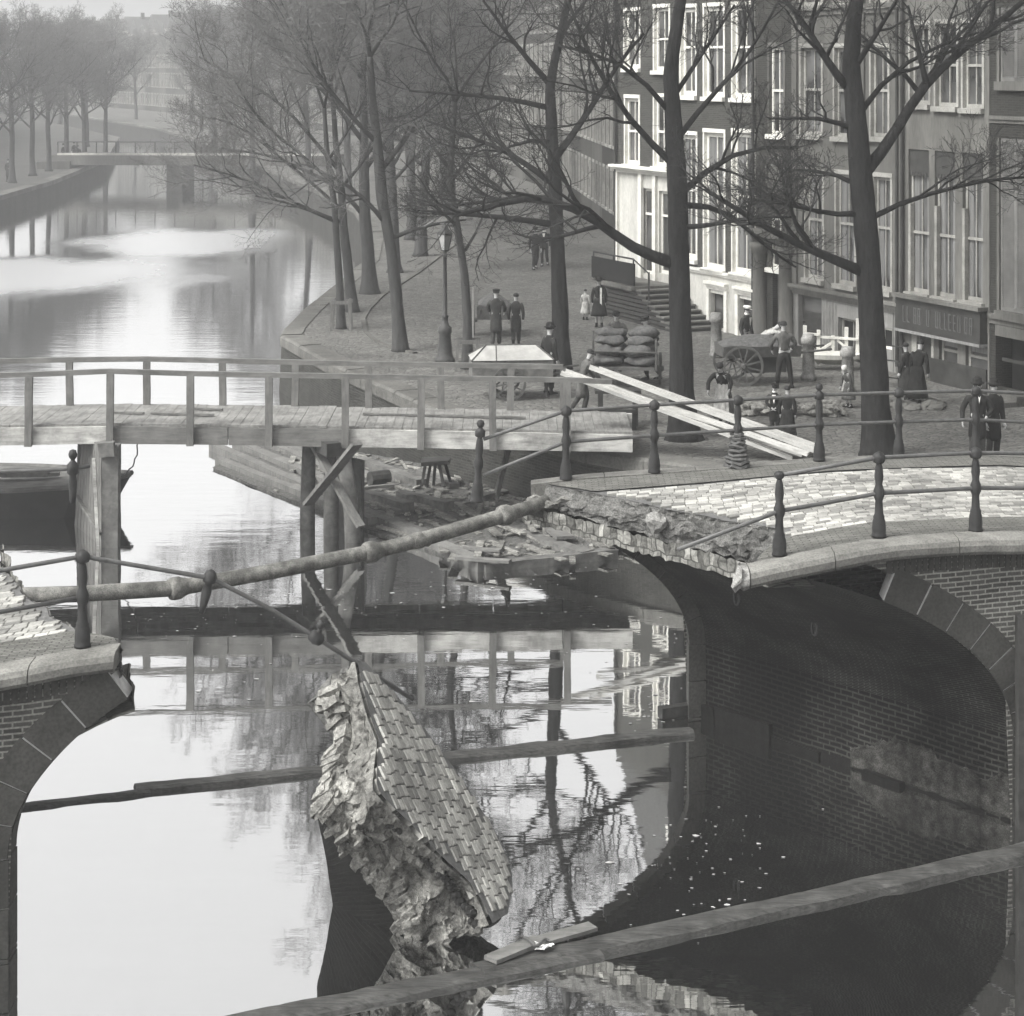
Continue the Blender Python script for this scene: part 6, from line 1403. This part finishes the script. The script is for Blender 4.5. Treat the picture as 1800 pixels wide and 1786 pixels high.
# handcart pushed up the street
c = root_at('hand_cart', 'small dark loaded handcart pushed up the street by two people', 'cart', 868, 588, 0)
mb = MB(); mb.loft([[V(x*.5, y*.8, z) for x, y in ((-1, -1), (1, -1), (1, 1), (-1, 1))] for z in (.55, .95)], True, True); mb.build('box', M['cart'], c, True)
mb = MB(); mb.grid(lambda u, v: V((u-.5)*.95, (v-.5)*1.5, .96+.3*math.sin(PI*u)*math.sin(PI*v))+nv((u*3, v*3, 2), 1.3)*.06, 10, 10); mb.build('load', M['sack'], c, True, True)
for x in (-.6, .6): wheel(c, V(x, 0, .45), (1, 0, 0), .45)
for x in (-.4, .4): MB().tube([V(x, -.75, .7), V(x*.9, -1.35, .95)], .025, 6).build('handle', M['cart'], c, True)
MB().beam(V(-.62, -.9, 0), V(-.62, -.9, 1.55), .05, .05, (0, 1, 0)).build('tail_post', M['cart_light'], c, True)
# cart piled with sacks
c = root_at('sack_cart', 'low cart piled with two tiers of bulging sacks before the stoop', 'cart', 1102, 676, -.12)
mb = MB(); mb.box(-.75, .75, -.9, .9, .5, .58); mb.build('bed', M['cart'], c, True)
k = 0
for z, ys in ((.72, (-.66, 0, .62)), (.96, (-.6, .0, .5)), (1.18, (-.5, .2)), (1.36, (-.1,))):
    for y in ys:
        for x in (-.38, .38):
            m2 = MB(); m2.ball(V(x+R.uniform(-.1, .1), y+R.uniform(-.08, .08), z), .27, 16, 0, R.uniform(1.3, 1.65), R.uniform(.9, 1.2), R.uniform(.45, .6)); m2.v = [p+nv(p, 3, k)*.09+nv(p, 9, k)*.04 for p in m2.v]; m2.build('sack', M['sack'], c, True, True); k += 1
mb = MB(); mb.tube([V(-.8, -.93, .98), V(.8, -.93, .96)], .03, 6); mb.tube([V(-.8, -.93, .5), V(-.8, -.93, 1.5)], .03, 6); mb.tube([V(.8, -.93, .5), V(.8, -.93, 1.3)], .03, 6); mb.build('tail_rail', M['cart'], c, True)
for x in (-.85, .85): wheel(c, V(x, .1, .42), (1, 0, 0), .42)
# two-wheeled flat cart
c = root_at('flat_cart', 'two-wheeled flat cart with a sagging load before the white doorways', 'cart', 1330, 672, .12)
mb = MB(); mb.loft([[V(x, y, z0) for y, z0 in ((-.5, .72), (.5, .72), (.55, 1.0), (-.55, 1.0))] for x in (-1.0, 1.05)], True, True); mb.build('box', M['cart'], c, True)
mb = MB(); mb.grid(lambda u, v: V((u-.5)*2.0, (v-.5)*1.05, 1.0+.26*math.sin(PI*u)**.7*math.sin(PI*v)+.05*nz((u*4, v*3, 0))), 14, 8); mb.build('load', M['sack'], c, True, True)
for y in (-.62, .62): wheel(c, V(-.5, y, .52), (.15 if y < 0 else 0, 1, 0), .52, 12)
for y in (-.4, .4): MB().tube([V(1.0, y, .8), V(1.9, y*.9, .88)], .03, 6).build('shaft', M['cart'], c, True)
mb = MB(); mb.box(-.35, .7, -.35, .35, .3, .7); mb.build('under_box', M['dark_paint'], c, True)
# gas lamp
b = PZ(782, 638, ZQ); s = b.y/FPX; lm = thing('gas_lamp', 'cast iron gas street lamp with a glazed lantern on the quay', 'street lamp', b); hh = 238*s
MB().lathe(b, [(.28, 0), (.28, .12), (.24, .16), (.2, .3), (.16, .8), (.19, .84), (.19, .98), (.12, 1.04), (.095, 1.15), (.085, 1.25), (.11, 1.28), (.07, 1.34), (.06, 2.2), (.05, hh*.78), (.075, hh*.785), (.045, hh*.8), (.05, hh*.83)], 12).build('post', M['lamp_iron'], lm, smooth=True)
t0 = b+V(0, 0, hh*.83); mb = MB(); mb.lathe(t0, [(.09, .02), (.19, .44)], 4); ln = mb.build('lantern_glass', M['lamp_glass'], lm)
mb = MB(); mb.lathe(t0, [(.215, .445), (.22, .47), (.11, .6), (.09, .62), (.09, .68), (.03, .72), (.02, .8)], 4)
for k in range(4): a = PI/2*k; mb.tube([t0+V(math.cos(a)*.1, math.sin(a)*.1, .02), t0+V(math.cos(a)*.2, math.sin(a)*.2, .45)], .014, 5)
mb.lathe(t0, [(.06, -.02), (.11, .0), (.11, .025)], 8); mb.build('lantern_frame', M['lamp_iron'], lm)
MB().tube([t0+V(-.3, 0, -.12), t0+V(.3, 0, -.12)], .014, 5).build('ladder_bar', M['lamp_iron'], lm)
# guards of stakes round young trees
def tree_guard(px, py, h, label):
    b = PZ(px, py, ZQ); g = thing('tree_guard', label, 'tree guard', b, 0, 'wooden guards round young elms')
    for x, y in ((-.3, -.3), (.3, -.3), (.3, .3), (-.3, .3)): MB().beam(b+V(x, y, 0), b+V(x*.85, y*.85, h), .07, .07, (0, 1, 0)).build('stake', M['post_wood'], g)
    for y in (-.3, .3): MB().beam(b+V(-.34, y*.88, h*.92), b+V(.34, y*.88, h*.92), .05, .1).build('rail', M['post_wood'], g)
tree_guard(600, 580, .95, 'wooden stake guard round the slender elm at the quay corner'); tree_guard(822, 650, .85, 'stake guard round the thin young elm beside the gas lamp')
# long sawn planks propped on the footbridge rail
for i, (a, b, wd_, lab) in enumerate((((986, 655), (1392, 806), .2, 'lowest of the long pale planks propped on the footbridge rail'), ((994, 652), (1410, 800), .2, 'second long pale plank, resting on the lowest one'), ((1036, 645), (1438, 796), .2, 'upper long pale plank with its end raised beside the elm'), ((1052, 648), (1446, 790), .2, 'topmost long pale plank on the propped pile'), ((1050, 672), (1424, 802), .2, 'middle long plank wedged under the topmost one'))):
    p = PY(a[0], a[1], 43.2+.18*i); q = PZ(b[0], b[1], ZQ+.05+.04*i); q.y += .06*i; board(p, q, wd_, .07, lab, 'new_plank', 'long_plank', 'long planks propped on the footbridge')
# workbench and crate behind the planks
tb = thing('work_bench', 'dark wooden workbench half hidden behind the propped planks', 'bench', PZ(1090, 745, ZQ)); b = PZ(1088, 748, ZQ)
MB().beam(b+V(-.55, .1, .78), b+V(.5, .1, .78), .5, .07).build('top', M['timber_dark'], tb)
for x, y in ((-.42, -.1), (.38, -.1), (-.42, .3), (.38, .3)): MB().beam(b+V(x, y, 0), b+V(x, y, .75), .1, .09, (0, 1, 0)).build('leg', M['timber_dark'], tb)
b = PZ(1088, 757, ZQ); o = MB().box(b.x-.42, b.x+.4, b.y, b.y+.45, ZQ, ZQ+.36); o.box(b.x-.44, b.x+.42, b.y-.02, b.y+.47, ZQ+.362, ZQ+.4); tag(o.build('crate', M['tar'], loc=b), 'low dark crate on the ground under the workbench', 'crate')
# building stones and spoil in the street behind the railing
def heap(px0, px1, py, n, label, mat='stone', hh_=.2, name='rubble_heap', stuff=True):
    a, b = PZ(px0, py, ZQ), PZ(px1, py, ZQ); mb = MB()
    for i in range(n):
        p = a.lerp(b, R.random())+V(0, R.uniform(-.4, .5), R.uniform(0, hh_)); n0 = len(mb.v); r = R.uniform(.06, .16); mb.ball(p, r, 6, 0, R.uniform(.8, 1.6), R.uniform(.7, 1.2), .6)
        for k in range(n0, len(mb.v)): mb.v[k] = mb.v[k]+nv(mb.v[k], 7)*.05
    tag(mb.build(name, M[mat], loc=a), label, 'rubble', None, 'stuff')
heap(1300, 1480, 728, 120, 'long low heap of lifted paving stones across the street', 'core', .22)
heap(1560, 1660, 716, 50, 'pale loose flagstones before the shop house', 'plaster', .08)
